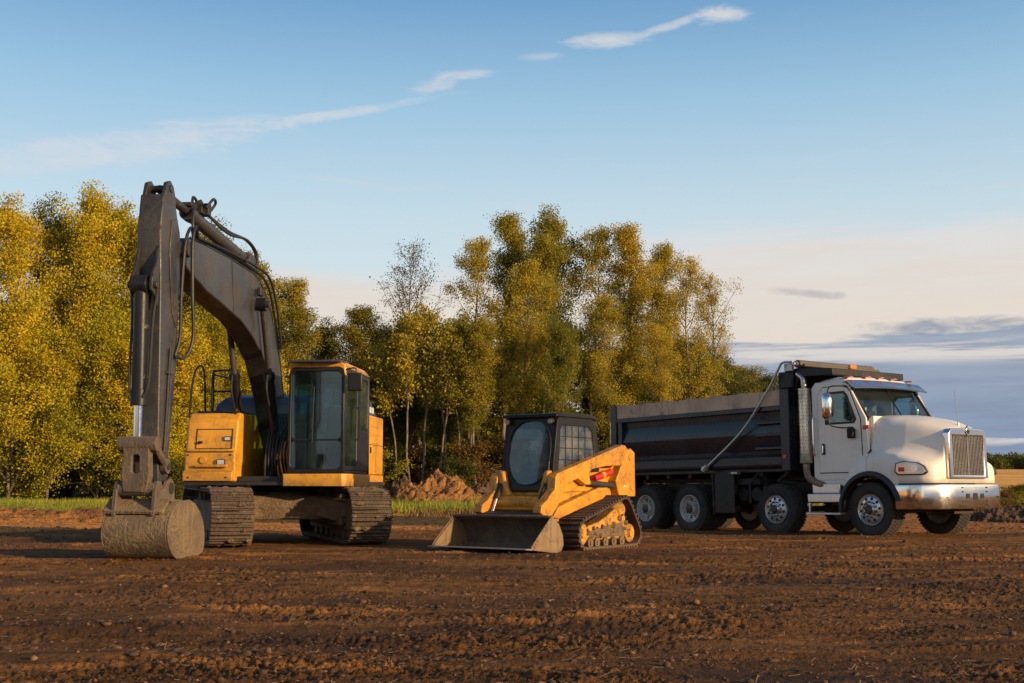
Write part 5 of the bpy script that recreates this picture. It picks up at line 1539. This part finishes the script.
    top = [(4.94, 4.16), (4.92, 4.30), (4.78, 4.40), (4.02, 4.44), (2.98, 4.45), (1.80, 4.42), (1.36, 4.31), (.97, 4.10), (.60, 3.70), (.20, 3.12), (-.10, 2.50), (-.42, 1.95), (-.52, 1.66)]
    bot = [(-.30, 1.50), (-.05, 1.70), (.25, 2.10), (.65, 2.66), (1.05, 3.06), (1.72, 3.38), (2.34, 3.56), (3.18, 3.68), (3.96, 3.78), (4.82, 3.98)]
    bm_ = MB(); bm_.prism(top + bot, 'y', BY - BW, BY + BW); boom = B(bm_, 'boom', M['boom'], bevel=.018)
    ed = MB()
    for s in (-1, 1):
        ys = BY + s * (BW + .012)
        ed.tube([(x, BY + s * BW, z_) for x, z_ in top[3:-1]], .010, sub=2)
        ed.cyl((4.83, ys - .02, 4.22), (4.83, ys + .05 * s, 4.22), .11, n=18)
        ed.cyl((1.65, ys - .02, 3.93), (1.65, ys + .09 * s, 3.93), .10, n=18)
        ed.cyl((-.38, ys - .02, 1.68), (-.38, ys + .04 * s, 1.68), .12, n=18)
    B(ed, 'boom_boss', M['boom'], boom)
    wsd = MB()
    wsd.tube([(2.9, BY + BW + .001, 4.44), (2.75, BY + BW + .001, 3.63)], .009, n=6, sub=1); B(wsd, 'weld_seam', M['boom'], boom)
    wsd = MB(); wsd.tube([(1.2, BY + BW + .001, 4.26), (.95, BY + BW + .001, 3.0)], .009, n=6, sub=1); B(wsd, 'weld_seam', M['boom'], boom)
    lg = MB(); lg.box(1.60, 1.76, BY + BW + .04, BY + BW + .12, 4.06, 4.20); lgo = B(lg, 'boom_light', M['frame'], boom, bevel=.02)
    # boom cylinders
    for s in (-1, 1):
        y = BY + s * .30
        a = Vector((.52, y, 1.20)); b_ = Vector((1.65, y, 3.93)); mid = a.lerp(b_, .60)
        cy = MB(); cy.cyl(a, mid, .076, n=18); cy.cyl(mid - (b_ - a) * .04, mid, .092, n=18); cy.lathe([(0, -.09), (.13, -.09), (.13, .09), (0, .09)], a, n=18)
        co = B(cy, 'boom_cylinder', M['black'], bevel=.006)
        rd = MB(); rd.cyl(mid, b_, .052, n=14); ro = B(rd, 'cylinder_rod', M['darksteel'], co)
        ey_ = MB(); ey_.lathe([(0, -.07), (.11, -.07), (.11, .07), (0, .07)], b_, n=18); B(ey_, 'rod_eye', M['black'], co)
        hs = MB(); hs.tube([mid + Vector((.10, 0, -.05)), mid + Vector((.13, .02, -.4)), a + Vector((.12, .02, .4)), a + Vector((.08, -.05 * s, .1))], .018, sub=4); B(hs, 'hose', M['rubber'], co)
    pn_ = MB(); pn_.cyl((1.65, BY - .42, 3.93), (1.65, BY + .42, 3.93), .055, n=14); B(pn_, 'boom_pin', M['darksteel'], boom)
    # stick
    SY, SW = BY - .04, .165
    sp_ = [(5.12, 4.86), (5.30, 4.90), (5.53, 4.84), (5.60, 4.33), (5.52, 3.6), (5.46, 2.4), (5.42, 1.35), (5.36, .92), (5.22, .84), (5.12, .95), (5.02, 1.6), (4.88, 2.6), (4.86, 3.6), (4.87, 4.15), (4.93, 4.42), (5.03, 4.64)]
    st = MB(); st.prism(sp_, 'y', SY - SW, SY + SW); stick = B(st, 'stick', M['boom'], bevel=.02)
    se_ = MB()
    for s in (-1, 1):
        y0_ = SY + s * (SW + .0)
        # raised side plates around the boom pin, gripping the boom nose
        se_.prism([(4.90, 4.16), (4.96, 4.42), (5.06, 4.60), (5.25, 4.55), (5.3, 4.1), (5.15, 3.3), (4.98, 3.1), (4.90, 3.6)], 'y', y0_ + s * .0, y0_ + s * .016)
    B(se_, 'stick_cheek', M['boom'], stick, bevel=.008)
    tp_ = MB()
    for s in (-1, 1): tp_.prism([(5.06, 4.80), (5.18, 5.02), (5.30, 5.08), (5.42, 5.03), (5.50, 4.80)], 'y', SY + s * .16, SY + s * .105)
    tp_.cyl((5.29, SY - .18, 4.97), (5.29, SY + .18, 4.97), .05, n=14)
    B(tp_, 'stick_lug', M['boom'], stick, bevel=.008)
    # bracket for the bucket cylinder on the front face
    bk = MB()
    for s in (-1, 1): bk.prism([(5.57, 4.16), (5.57, 3.30), (5.66, 3.42), (5.80, 3.50), (5.80, 3.66), (5.68, 3.84)], 'y', SY + s * .155, SY + s * .115)
    bk.cyl((5.72, SY - .20, 3.58), (5.72, SY + .20, 3.58), .05, n=12)
    bk.box(5.575, 5.60, SY - .165, SY + .165, 4.34, 4.40)
    B(bk, 'cylinder_bracket', M['boom'], stick, bevel=.006)
    a = Vector((5.72, SY - .02, 3.58)); b_ = Vector((5.66, SY - .02, 1.50)); mid = a.lerp(b_, .76)
    cy = MB(); cy.cyl(a, mid, .095, n=20); cy.cyl(a.lerp(b_, .66), mid, .112, n=20); cy.lathe([(0, -.10), (.13, -.10), (.13, .10), (0, .10)], a, n=18)
    bco = B(cy, 'bucket_cylinder', M['black'], bevel=.006)
    rd = MB(); rd.cyl(mid, b_, .055, n=16); B(rd, 'cylinder_rod', M['steel'], bco)
    for s in (-1, 1):
        hs = MB(); hs.tube([(5.62, SY + s * .13, 3.75), (5.66, SY + s * .17, 3.5), (5.70, SY + s * .14, 3.1), (5.74, SY + s * .13, 2.3), (5.76, SY + s * .07, 2.1)], .018, sub=5); B(hs, 'hose', M['rubber'], bco)
    for z_ in (3.0, 2.35):
        gp = MB(); gp.cyl((5.70 - (3.58 - z_) * .03, SY - .02, z_), (5.70 - (3.58 - z_) * .03, SY - .02, z_ + .05), .108, n=18)
        B(gp, 'pipe_clamp', M['darksteel'], bco)
    # linkage: guide links, bucket link
    for s in (-1, 1):
        gl = MB(); yy = SY + s * .215
        gl.tube([(5.68, yy, 1.50), (5.50, yy, 1.36), (5.30, yy, 1.24)], .055, n=8, sub=2); gl.cyl((5.68, yy - .035, 1.50), (5.68, yy + .035, 1.50), .10, n=16); gl.cyl((5.28, yy - .035, 1.22), (5.28, yy + .035, 1.22), .10, n=16)
        B(gl, 'guide_link', M['linkst'])
    bl = MB()
    bl.prism([(SY - .17, 1.50), (SY + .17, 1.50), (SY + .19, 1.1), (SY + .15, .88), (SY - .15, .88), (SY - .19, 1.1)], 'x', 5.62, 5.76, holes=[rrect(SY - .05, SY + .05, 1.12, 1.36, .04, 3)])
    bl.cyl((5.68, SY - .24, 1.50), (5.68, SY + .27, 1.50), .10, n=20); bl.cyl((5.66, SY - .25, .92), (5.66, SY + .25, .92), .09, n=16)
    B(bl, 'bucket_link', M['linkst'], bevel=.012)
    ps = MB(); ps.cyl((5.28, SY - .27, 1.22), (5.28, SY + .27, 1.22), .05, n=12); ps.cyl((5.25, SY - .30, .93), (5.25, SY + .30, .93), .075, n=14); B(ps, 'stick_pin', M['darksteel'], stick)
    # ---- bucket (mouth towards the machine, heel on the ground)
    BK0, BK1 = -.66, .18
    shell = [(5.30, .77)] + [(5.22 + .62 * math.cos(t), .38 + .40 * math.sin(t)) for t in [R(70 - 160 * q / 16) for q in range(17)]] + [(4.90, -.01), (4.55, .06)]
    inner = []
    V = [Vector(p) for p in shell]
    for i, p in enumerate(V):
        t = (V[min(i + 1, len(V) - 1)] - V[max(i - 1, 0)]).normalized(); n = Vector((t.y, -t.x))
        inner.append(p + n * .045)
    # inner offset must face the hollow side
    if (inner[8] - Vector((5.0, .4))).length > (V[8] - Vector((5.0, .4))).length:
        inner = [2 * p - q for p, q in zip(V, inner)]
    bu = MB(); bu.prism([tuple(p) for p in V] + [tuple(p) for p in inner[::-1]], 'y', BK0, BK1)
    for s, y in ((-1, BK0), (1, BK1)):
        bu.prism([(p.x, p.y) for p in V] + [(4.50, .16), (4.49, .30), (4.56, .48), (4.70, .62), (4.90, .73), (5.10, .78)], 'y', y - s * .004, y + s * .026)
    bko = B(bu, 'bucket', M['bucket'], bevel=.010, ang=30)
    ea = MB()
    for y in (SY - .26, SY + .26):
        ea = MB(); ea.prism([(5.10, .70), (5.12, .98), (5.22, 1.06), (5.36, 1.02), (5.50, .90), (5.58, 1.02), (5.70, 1.02), (5.76, .90), (5.80, .58), (5.5, .62)], 'y', y - .028, y + .028)
        B(ea, 'bucket_ear', M['linkst'], bko, bevel=.01)
    pl = MB(); pl.prism([(5.08, .73), (5.56, .76), (5.78, .60), (5.80, .64), (5.58, .80), (5.08, .77)], 'y', SY - .40, SY + .40); B(pl, 'mounting_plate', M['bucket'], bko, bevel=.01)
    for k in range(5):
        tt = MB(); y = BK0 + .08 + k * .17
        tt.loft([[(4.60, y - .05, .03), (4.60, y + .05, .03), (4.60, y + .05, .11), (4.60, y - .05, .11)], [(4.36, y - .03, .10), (4.36, y + .03, .10), (4.36, y + .03, .13), (4.36, y - .03, .13)]]); B(tt, 'tooth', M['linkst'], bko)
    # stick cylinder on top of the boom
    a = Vector((1.75, BY, 4.66)); b_ = Vector((5.29, SY, 4.97)); mid = a.lerp(b_, .72)
    lgb = MB()
    for s in (-1, 1): lgb.prism([(1.45, 4.20), (1.62, 4.72), (1.85, 4.74), (2.2, 4.42), (2.1, 4.2)], 'y', BY + s * .15, BY + s * .11)
    B(lgb, 'cylinder_lug', M['boom'], boom, bevel=.008)
    cy = MB(); cy.cyl(a, mid, .10, n=20); cy.cyl(a.lerp(b_, .67), mid, .116, n=20); cy.lathe([(0, -.1), (.13, -.1), (.13, .1), (0, .1)], a, n=18); sc_ = B(cy, 'stick_cylinder', M['boom'], bevel=.006)
    rd = MB(); rd.cyl(mid, b_, .06, n=16); B(rd, 'cylinder_rod', M['darksteel'], sc_)
    vb = MB(); vb.box(3.72, 4.02, BY - .14, BY + .10, 4.93, 5.03); vb.box(3.80, 3.92, BY + .02, BY + .16, 4.92, 5.10); vb.cyl((4.08, BY - .1, 4.98), (4.08, BY + .12, 5.08), .045, n=10); vb.cyl((3.68, BY, 4.95), (3.68, BY, 5.10), .04, n=10); vb.box(4.1, 4.35, BY - .10, BY + .06, 4.96, 5.02)
    B(vb, 'valve_block', M['frame'], sc_, bevel=.015)
    # hoses over the boom
    HS = [[(.35, .02, 3.35), (.75, .05, 3.98), (1.25, .06, 4.42), (1.9, .02, 4.52), (3.2, -.04, 4.53), (4.3, -.08, 4.50)],
          [(.15, -.05, 3.05), (.65, -.02, 3.84), (1.2, .0, 4.34), (1.9, -.05, 4.49), (3.4, -.10, 4.51), (4.4, -.12, 4.47)],
          [(.5, -.2, 3.6), (1.2, -.18, 4.3), (2.2, -.16, 4.50), (3.4, -.15, 4.50), (4.4, -.16, 4.47)],
          [(1.75, -.02, 4.52), (1.70, -.04, 4.78), (2.1, -.08, 4.92), (2.9, -.12, 4.86), (3.72, -.18, 4.99)],
          [(1.45, -.12, 4.45), (1.45, -.14, 4.82), (1.9, -.16, 4.96), (2.8, -.16, 4.92), (3.74, -.22, 5.02)],
          [(3.75, -.10, 5.02), (3.72, -.04, 5.14), (3.88, -.02, 5.16), (4.02, -.07, 5.0)],
          [(3.85, -.28, 5.0), (3.80, -.30, 5.15), (4.0, -.28, 5.17), (4.12, -.25, 5.02)],
          [(4.1, -.2, 5.0), (4.4, -.12, 4.86), (4.5, -.08, 4.6), (4.35, -.1, 4.46)]]
    for h_ in HS:
        h = MB(); h.tube([(x, y - .02 if i not in (0,) else y - .02, z_) for i, (x, y, z_) in enumerate(h_)], .022, n=8, sub=6); B(h, 'boom_hose', M['rubber'], boom)
    for pts in ([(4.35, -.08, 4.49), (4.66, .0, 4.58), (4.84, .03, 4.30), (4.84, .05, 3.6), (4.74, .04, 3.0), (4.84, -.02, 2.72), (5.05, -.10, 2.70)],
                [(4.35, -.14, 4.48), (4.68, -.06, 4.56), (4.92, -.04, 4.30), (4.96, -.06, 3.6), (4.93, -.07, 3.0), (5.0, -.11, 2.7)]):
        h = MB(); h.tube(pts, .024, n=8, sub=6); B(h, 'stick_hose', M['rubber'], stick)
    pp = MB()
    for dx in (0, .07): pp.tube([(5.12 + dx, SY + SW + .025, 2.8), (5.20 + dx, SY + SW + .025, 1.6), (5.26 + dx * .5, SY + SW + .025, 1.4)], .016, sub=1)
    pp.box(5.06, 5.28, SY + SW, SY + SW + .05, 2.45, 2.50)
    B(pp, 'hydraulic_pipe', M['boom'], stick)
    return root
make_excavator()

# ------------------------------------------------------------------ compact track loader
def make_loader():
    root = empty('track_loader', (0.76, 19.13, 0), R(-125), 'small yellow compact track loader with its bucket lowered in front of the dump truck', 'track loader')
    B = lambda mb, n, m, p=root, **k: mb.build(n, m, p, **k)
    loop = track_loop([(.60, .25, .22), (-.86, .22, .19), (-.58, .60, .19), (.3, .12, .09), (-.4, .12, .09)])
    for s in (-1, 1):
        yc = s * .665; hw = .20
        belt = resample(loop, .045)
        tb = MB(); rings = []
        for p, d in belt:
            n = Vector((d.z, 0, -d.x))
            rings.append([p + n * a + Vector((0, yc + b_, 0)) for a, b_ in ((-.022, -hw), (.012, -hw), (.012, hw), (-.022, hw))])
        rings.append(rings[0])
        tb.loft(rings, caps=False)
        bmesh.ops.remove_doubles(tb.bm, verts=tb.bm.verts, dist=.0005)
        for p, d in resample(loop, .083):
            n = Vector((d.z, 0, -d.x))
            m = Matrix(((d.x, 0, n.x, p.x), (0, 1, 0, yc), (d.z, 0, n.z, p.z), (0, 0, 0, 1)))
            tb.box(-.022, .022, -hw - .005, hw + .005, .010, .042, m)
            tb.box(-.018, .018, -.05, .05, -.07, -.02, m)
        B(tb, 'track', M['trackrub'], ang=30)
        fr = MB()
        fr.prism([(-.80, .20), (-.62, .14), (.45, .14), (.60, .22), (.42, .36), (.10, .42), (-.15, .50), (-.40, .62), (-.62, .64), (-.72, .50)], 'y', yc - .10, yc + .10)
        fo = B(fr, 'track_frame', M['ld_under'], bevel=.02)
        dm = MB()
        rr = random.Random(5)
        dm.prism([(-.70, .18), (.42, .18), (.30, .30), (-.2, .36), (-.62, .40)], 'y', yc + s * .08, yc + s * .106)
        for k in range(26):
            x = rr.uniform(-.75, .45); z_ = .16 + rr.random() * (.16 + .30 * max(0, (.3 - x)) / 1.0)
            r_ = rr.uniform(.02, .055)
            ring = [(yc + s * .10, r_)]
            dm.cyl((x, yc + s * .09, z_), (x + rr.uniform(-.02, .02), yc + s * rr.uniform(.115, .15), z_), r_, r_ * .5, n=7)
        B(dm, 'caked_mud', M['muddy'], fo, ang=20)['kind'] = 'stuff'
        spk = MB(); spk.lathe([(0, yc - .09), (.06, yc - .10), (.15, yc - .07), (.165, yc - .03), (.165, yc + .03), (.15, yc + .07), (.09, yc + .13), (0, yc + .14)], (-.58, 0, .60), n=24); B(spk, 'sprocket', M['ld_under'])
        for (x, z_, r_) in ((.60, .25, .19), (-.86, .22, .16)):
            i_ = MB(); i_.lathe([(0, yc - .12), (.05, yc - .13), (r_ * .5, yc - .08), (r_ * .9, yc - .10), (r_, yc - .06), (r_, yc + .06), (r_ * .9, yc + .10), (r_ * .5, yc + .08), (.05, yc + .13), (0, yc + .13)], (x, 0, z_), n=24); B(i_, 'idler', M['ld_under'])
        for x in (-.55, -.30, -.05, .20, .40):
            i_ = MB(); i_.cyl((x, yc - .14, .105), (x, yc + .14, .105), .075, n=14); i_.cyl((x, yc - .155, .105), (x, yc + .155, .105), .03, n=8); B(i_, 'track_roller', M['muddy'])
    # body
    bd = MB()
    bd.prism([(-1.05, .28), (.70, .28), (.86, .45), (.86, .80), (.30, .92), (-.35, .98), (-1.15, 1.0), (-1.25, .5)], 'y', -.45, .45)
    B(bd, 'chassis', M['ld_yellow'], bevel=.02)
    rh = MB(); rh.prism([(-1.32, .55), (-1.32, 1.30), (-1.20, 1.42), (-.42, 1.50), (-.42, .98), (-1.0, .9)], 'y', -.44, .44); rho = B(rh, 'engine_hood', M['ld_yellow'], bevel=.04, seg=3)
    rg_ = MB(); rg_.box(-1.335, -1.322, -.34, .34, .72, 1.22); B(rg_, 'rear_grille', M['dark'], rho, bevel=.004)
    # low link: long yellow bar on each side
    for s in (-1, 1):
        y0, y1 = s * .70, s * .84
        lw = MB(); lw.prism([(1.11, .50), (.95, .48), (-.35, .77), (-.50, .86), (-.50, .95), (-.21, .95), (.95, .66)], 'y', s * .42, s * .585)
        B(lw, 'side_frame', M['ld_yellow'], bevel=.012)
        tw = MB(); tw.prism([(-1.12, 1.56), (-1.24, 1.60), (-1.38, 1.53), (-1.39, .80), (-.86, .80), (-.75, 1.06)], 'y', s * .40, s * .585)
        two = B(tw, 'rear_tower', M['ld_yellow'], bevel=.015)
        for (x, z_) in ((-1.22, 1.45), (-1.27, .95)):
            pb = MB(); pb.cyl((x, s * .585, z_), (x, s * .60, z_), .05, n=14); B(pb, 'pivot_cap', M['ld_yellow'], two, bevel=.004)
        ar = MB()
        arm = [(1.01, 1.165), (1.06, 1.11), (1.08, .93), (1.21, .84), (1.29, .77), (1.44, .69), (1.47, .58), (1.36, .53), (1.17, .53), (.98, .70), (.98, .82), (.83, .88), (.77, .97), (.69, 1.02), (.43, 1.09), (.32, 1.04), (.22, .995), (.08, .99), (.05, 1.03), (.14, 1.16), (.04, 1.235), (-.42, 1.295), (-.84, 1.30), (-.92, 1.35), (-1.12, 1.57), (-1.02, 1.64), (-.94, 1.65)]
        ar.prism(arm, 'y', s * .46, s * .61)
        ao = B(ar, 'lift_arm', M['ld_yellow'], bevel=.012)
        for (x, z_, r_) in ((1.30, .62, .04), (.92, 1.06, .035), (.28, 1.10, .035), (-.94, 1.50, .04)):
            pb = MB(); pb.cyl((x, s * .61, z_), (x, s * .620, z_), r_, n=14); B(pb, 'pin_cap', M['ld_yellow'], ao, bevel=.003)
        a = Vector((.62, s * .78, 1.03)); b_ = Vector((-.62, s * .64, .93)); mid = a.lerp(b_, .55)
        cy = MB(); cy.cyl(Vector((.02, s * .53, 1.02)), Vector((-.72, s * .53, .98)), .05, n=14); co = B(cy, 'lift_cylinder', M['frame'], bevel=.004)
        rd = MB(); rd.cyl(Vector((.22, s * .53, 1.04)), Vector((.02, s * .53, 1.02)), .028, n=12); B(rd, 'cylinder_rod', M['steel'], co)
        rb = MB(); rb.cyl(Vector((-.12, s * .55, 1.09)), Vector((-.64, s * .55, 1.20)), .055, n=14); ro = B(rb, 'lock_brace', M['red'], bevel=.006)
        yb = MB(); yb.cyl(Vector((-.34, s * .55, 1.137)), Vector((-.42, s * .55, 1.154)), .0575, n=14); B(yb, 'sticker', M['ex_yellow'], ro)
        # tilt cylinder near the front knee
        tc_ = MB(); tc_.cyl((.98, s * .40, 1.05), (1.16, s * .40, .78), .036, n=12); to_ = B(tc_, 'tilt_cylinder', M['frame'])
        tr_ = MB(); tr_.cyl((1.16, s * .40, .78), (1.30, s * .40, .52), .022, n=10); B(tr_, 'cylinder_rod', M['steel'], to_)
        for k in range(2):
            hs = MB(); hs.tube([(.5, s * (.48 - k * .03), 1.02), (.8, s * (.46 - k * .03), 1.06 + .04 * k), (.98, s * .45, 1.12), (1.06, s * .44, .98), (1.10, s * .43, .84)], .013, sub=5); B(hs, 'hose', M['rubber'])
    ct = MB(); ct.cyl((1.02, -.47, .72), (1.02, .47, .72), .12, n=22); ct.box(.88, 1.12, -.46, .46, .60, .82); B(ct, 'cross_tube', M['ld_yellow'], bevel=.02)
    fb = MB()
    for s in (-1, 1): fb.prism([(s * .455, .60), (s * .24, .60), (s * .24, .84), (s * .30, .95), (s * .37, 1.20), (s * .455, 1.22)], 'x', .78, 1.04)
    fb.box(.3, .9, -.44, .44, .80, .90)
    B(fb, 'front_step', M['ld_yellow'], bevel=.03)
    # fenders beside the cab
    for s in (-1, 1):
        fe = MB(); fe.prism([(.95, .88), (.80, 1.12), (.30, 1.18), (-.4, 1.20), (-.4, .90)], 'y', s * .47, s * .485); B(fe, 'side_cover', M['ld_yellow'], bevel=.03)
    # coupler
    cp = MB(); cp.prism([(1.10, .14), (1.25, .14), (1.36, .44), (1.46, .56), (1.30, .60), (1.16, .40)], 'y', -.55, .55); B(cp, 'coupler_plate', M['frame'], bevel=.012)
    # ---- cab
    W = .475
    zs = .97
    sd = [(.98, .90), (.80, 2.00), (.74, 2.05), (-.22, 2.05), (-.33, 1.96), (-.42, 1.50), (-.42, 1.0), (-.30, .90)]
    hole = [(.78, 1.17), (.71, 1.84), (.64, 1.91), (-.12, 1.91), (-.21, 1.84), (-.27, 1.52), (-.27, 1.28), (-.20, 1.20)]
    c = MB()
    for s in (-1, 1): c.prism(sd, 'y', s * W, s * (W - .04), holes=[hole])
    # front door frame, slanted plane
    fr_m = Matrix.Translation((.98, 0, .90)) @ Matrix.Rotation(-math.atan2(.18, 1.10), 4, 'Y')
    ov = [( (.385 if math.sin(t) > -.3 else .37) * math.copysign(abs(math.cos(t)) ** .8, math.cos(t)), .60 + .50 * math.copysign(abs(math.sin(t)) ** .8, math.sin(t))) for t in [2 * math.pi * q / 32 for q in range(32)]]
    c.prism([(-W + .04, .0), (W - .04, .0), (W - .04, 1.14), (-W + .04, 1.14)], 'x', -.05, -.005, holes=[ov], mat=fr_m)
    c.prism([(-W + .04, .95), (W - .04, .95), (W - .04, 2.03), (-W + .04, 2.03)], 'x', -.38, -.34, holes=[rrect(-.34, .34, 1.45, 1.92, .06)])
    c.box(-.38, .94, -W + .04, W - .04, .90, .94)
    cab = B(c, 'cab', M['black'], bevel=.01)
    rf = MB(); rf.prism([(.88, 2.035), (.86, 2.085), (.70, 2.10), (-.22, 2.10), (-.36, 2.03), (-.30, 2.02), (-.2, 2.04), (.80, 2.035)], 'y', -W - .03, W + .03); B(rf, 'cab_roof', M['black'], cab, bevel=.012)
    dr = MB(); dr.prism(ov, 'x', -.030, -.022, mat=fr_m); B(dr, 'front_window', M['glass_ld'], cab)
    rng_ = MB()
    ov2 = [(a * 1.07, .60 + (b_ - .60) * 1.04) for a, b_ in ov]; rng_.prism(ov2, 'x', -.004, .014, holes=[ov], mat=fr_m); B(rng_, 'window_rim', M['rubber'], cab, bevel=.004)
    hn = MB(); hn.cyl(fr_m @ Vector((.02, .40, .25)), fr_m @ Vector((.02, .40, .45)), .018, n=8); B(hn, 'door_handle', M['frame'], cab)
    hg = MB()
    for z_ in (.35, .95): hg.box(-.0, .03, -.44, -.38, z_, z_ + .08, fr_m)
    for s in (-1, 1):
        sg = MB(); sg.prism(hole, 'y', s * (W - .022), s * (W - .016)); B(sg, 'side_window', M['glass_ld'], cab)
        gd = MB()
        for k in range(1, 4):
            z_ = 1.2 + k * .18
            gd.tube([(-.25, s * (W - .008), z_), (.74, s * (W - .008), z_)], .006, n=5, sub=1)
        for k in range(1, 5):
            x = -.2 + k * .19
            gd.tube([(x, s * (W - .010), 1.19), (x, s * (W - .010), 1.91)], .006, n=5, sub=1)
        B(gd, 'window_guard', M['black'], cab)
        wl = MB(); wl.cyl((.825, s * .39, 1.975), (.885, s * .39, 1.965), .045, n=16); wo = B(wl, 'work_light', M['frame'], cab)
        w2 = MB(); w2.cyl((.886, s * .39, 1.965), (.893, s * .39, 1.964), .036, n=16); B(w2, 'lens', M['lens'], wo)
    st = MB(); st.box(-.1, .3, -.24, .24, 1.15, 1.28); st.box(-.2, -.08, -.24, .24, 1.2, 1.75); B(st, 'seat', M['interior'], cab, bevel=.04)
    for s in (-1, 1):
        j = MB(); j.box(-.05, .40, s * .28, s * .40, 1.05, 1.34); j.cyl((.36, s * .34, 1.34), (.38, s * .34, 1.50), .022, n=8); B(j, 'armrest', M['interior'], cab, bevel=.01)
    # ---- bucket
    y0, y1 = -.84, .86
    out = [(2.16, .075), (1.48, .0), (1.34, .03), (1.28, .12), (1.30, .26), (1.40, .42), (1.52, .50), (1.60, .53)]
    inn = [(1.60, .505), (1.53, .475), (1.42, .40), (1.325, .25), (1.31, .13), (1.36, .06), (1.48, .03), (2.16, .092)]
    bu = MB(); bu.prism(out + inn, 'y', y0, y1)
    bo = B(bu, 'bucket', M['lbucket'], bevel=.004, seg=1)
    for y, s in ((y0, -1), (y1, 1)):
        sp = MB(); sp.prism([(2.12, .075), (1.48, .002), (1.34, .03), (1.28, .12), (1.30, .26), (1.40, .42), (1.52, .50), (1.60, .53), (2.10, .13)], 'y', y, y + s * .022)
        B(sp, 'side_plate', M['lbucket_side'], bo, bevel=.005)
        sc2 = MB(); sc2.prism([(2.14, .10), (2.10, .145), (1.60, .555), (1.555, .52), (2.06, .11)], 'y', y + s * .022, y + s * .034); B(sc2, 'side_cutter', M['lbucket_side'], bo, bevel=.003)
    ce = MB(); ce.prism([(2.26, .082), (2.10, .068), (2.10, .094), (2.25, .096)], 'y', y0 - .02, y1 + .02); B(ce, 'cutting_edge', M['alu'], bo, bevel=.003)
    tl = MB(); tl.box(1.54, 1.64, y0, y1, .515, .55); B(tl, 'top_lip', M['lbucket'], bo, bevel=.01)
    root.scale = (1, 1, .985)
    return root
make_loader()
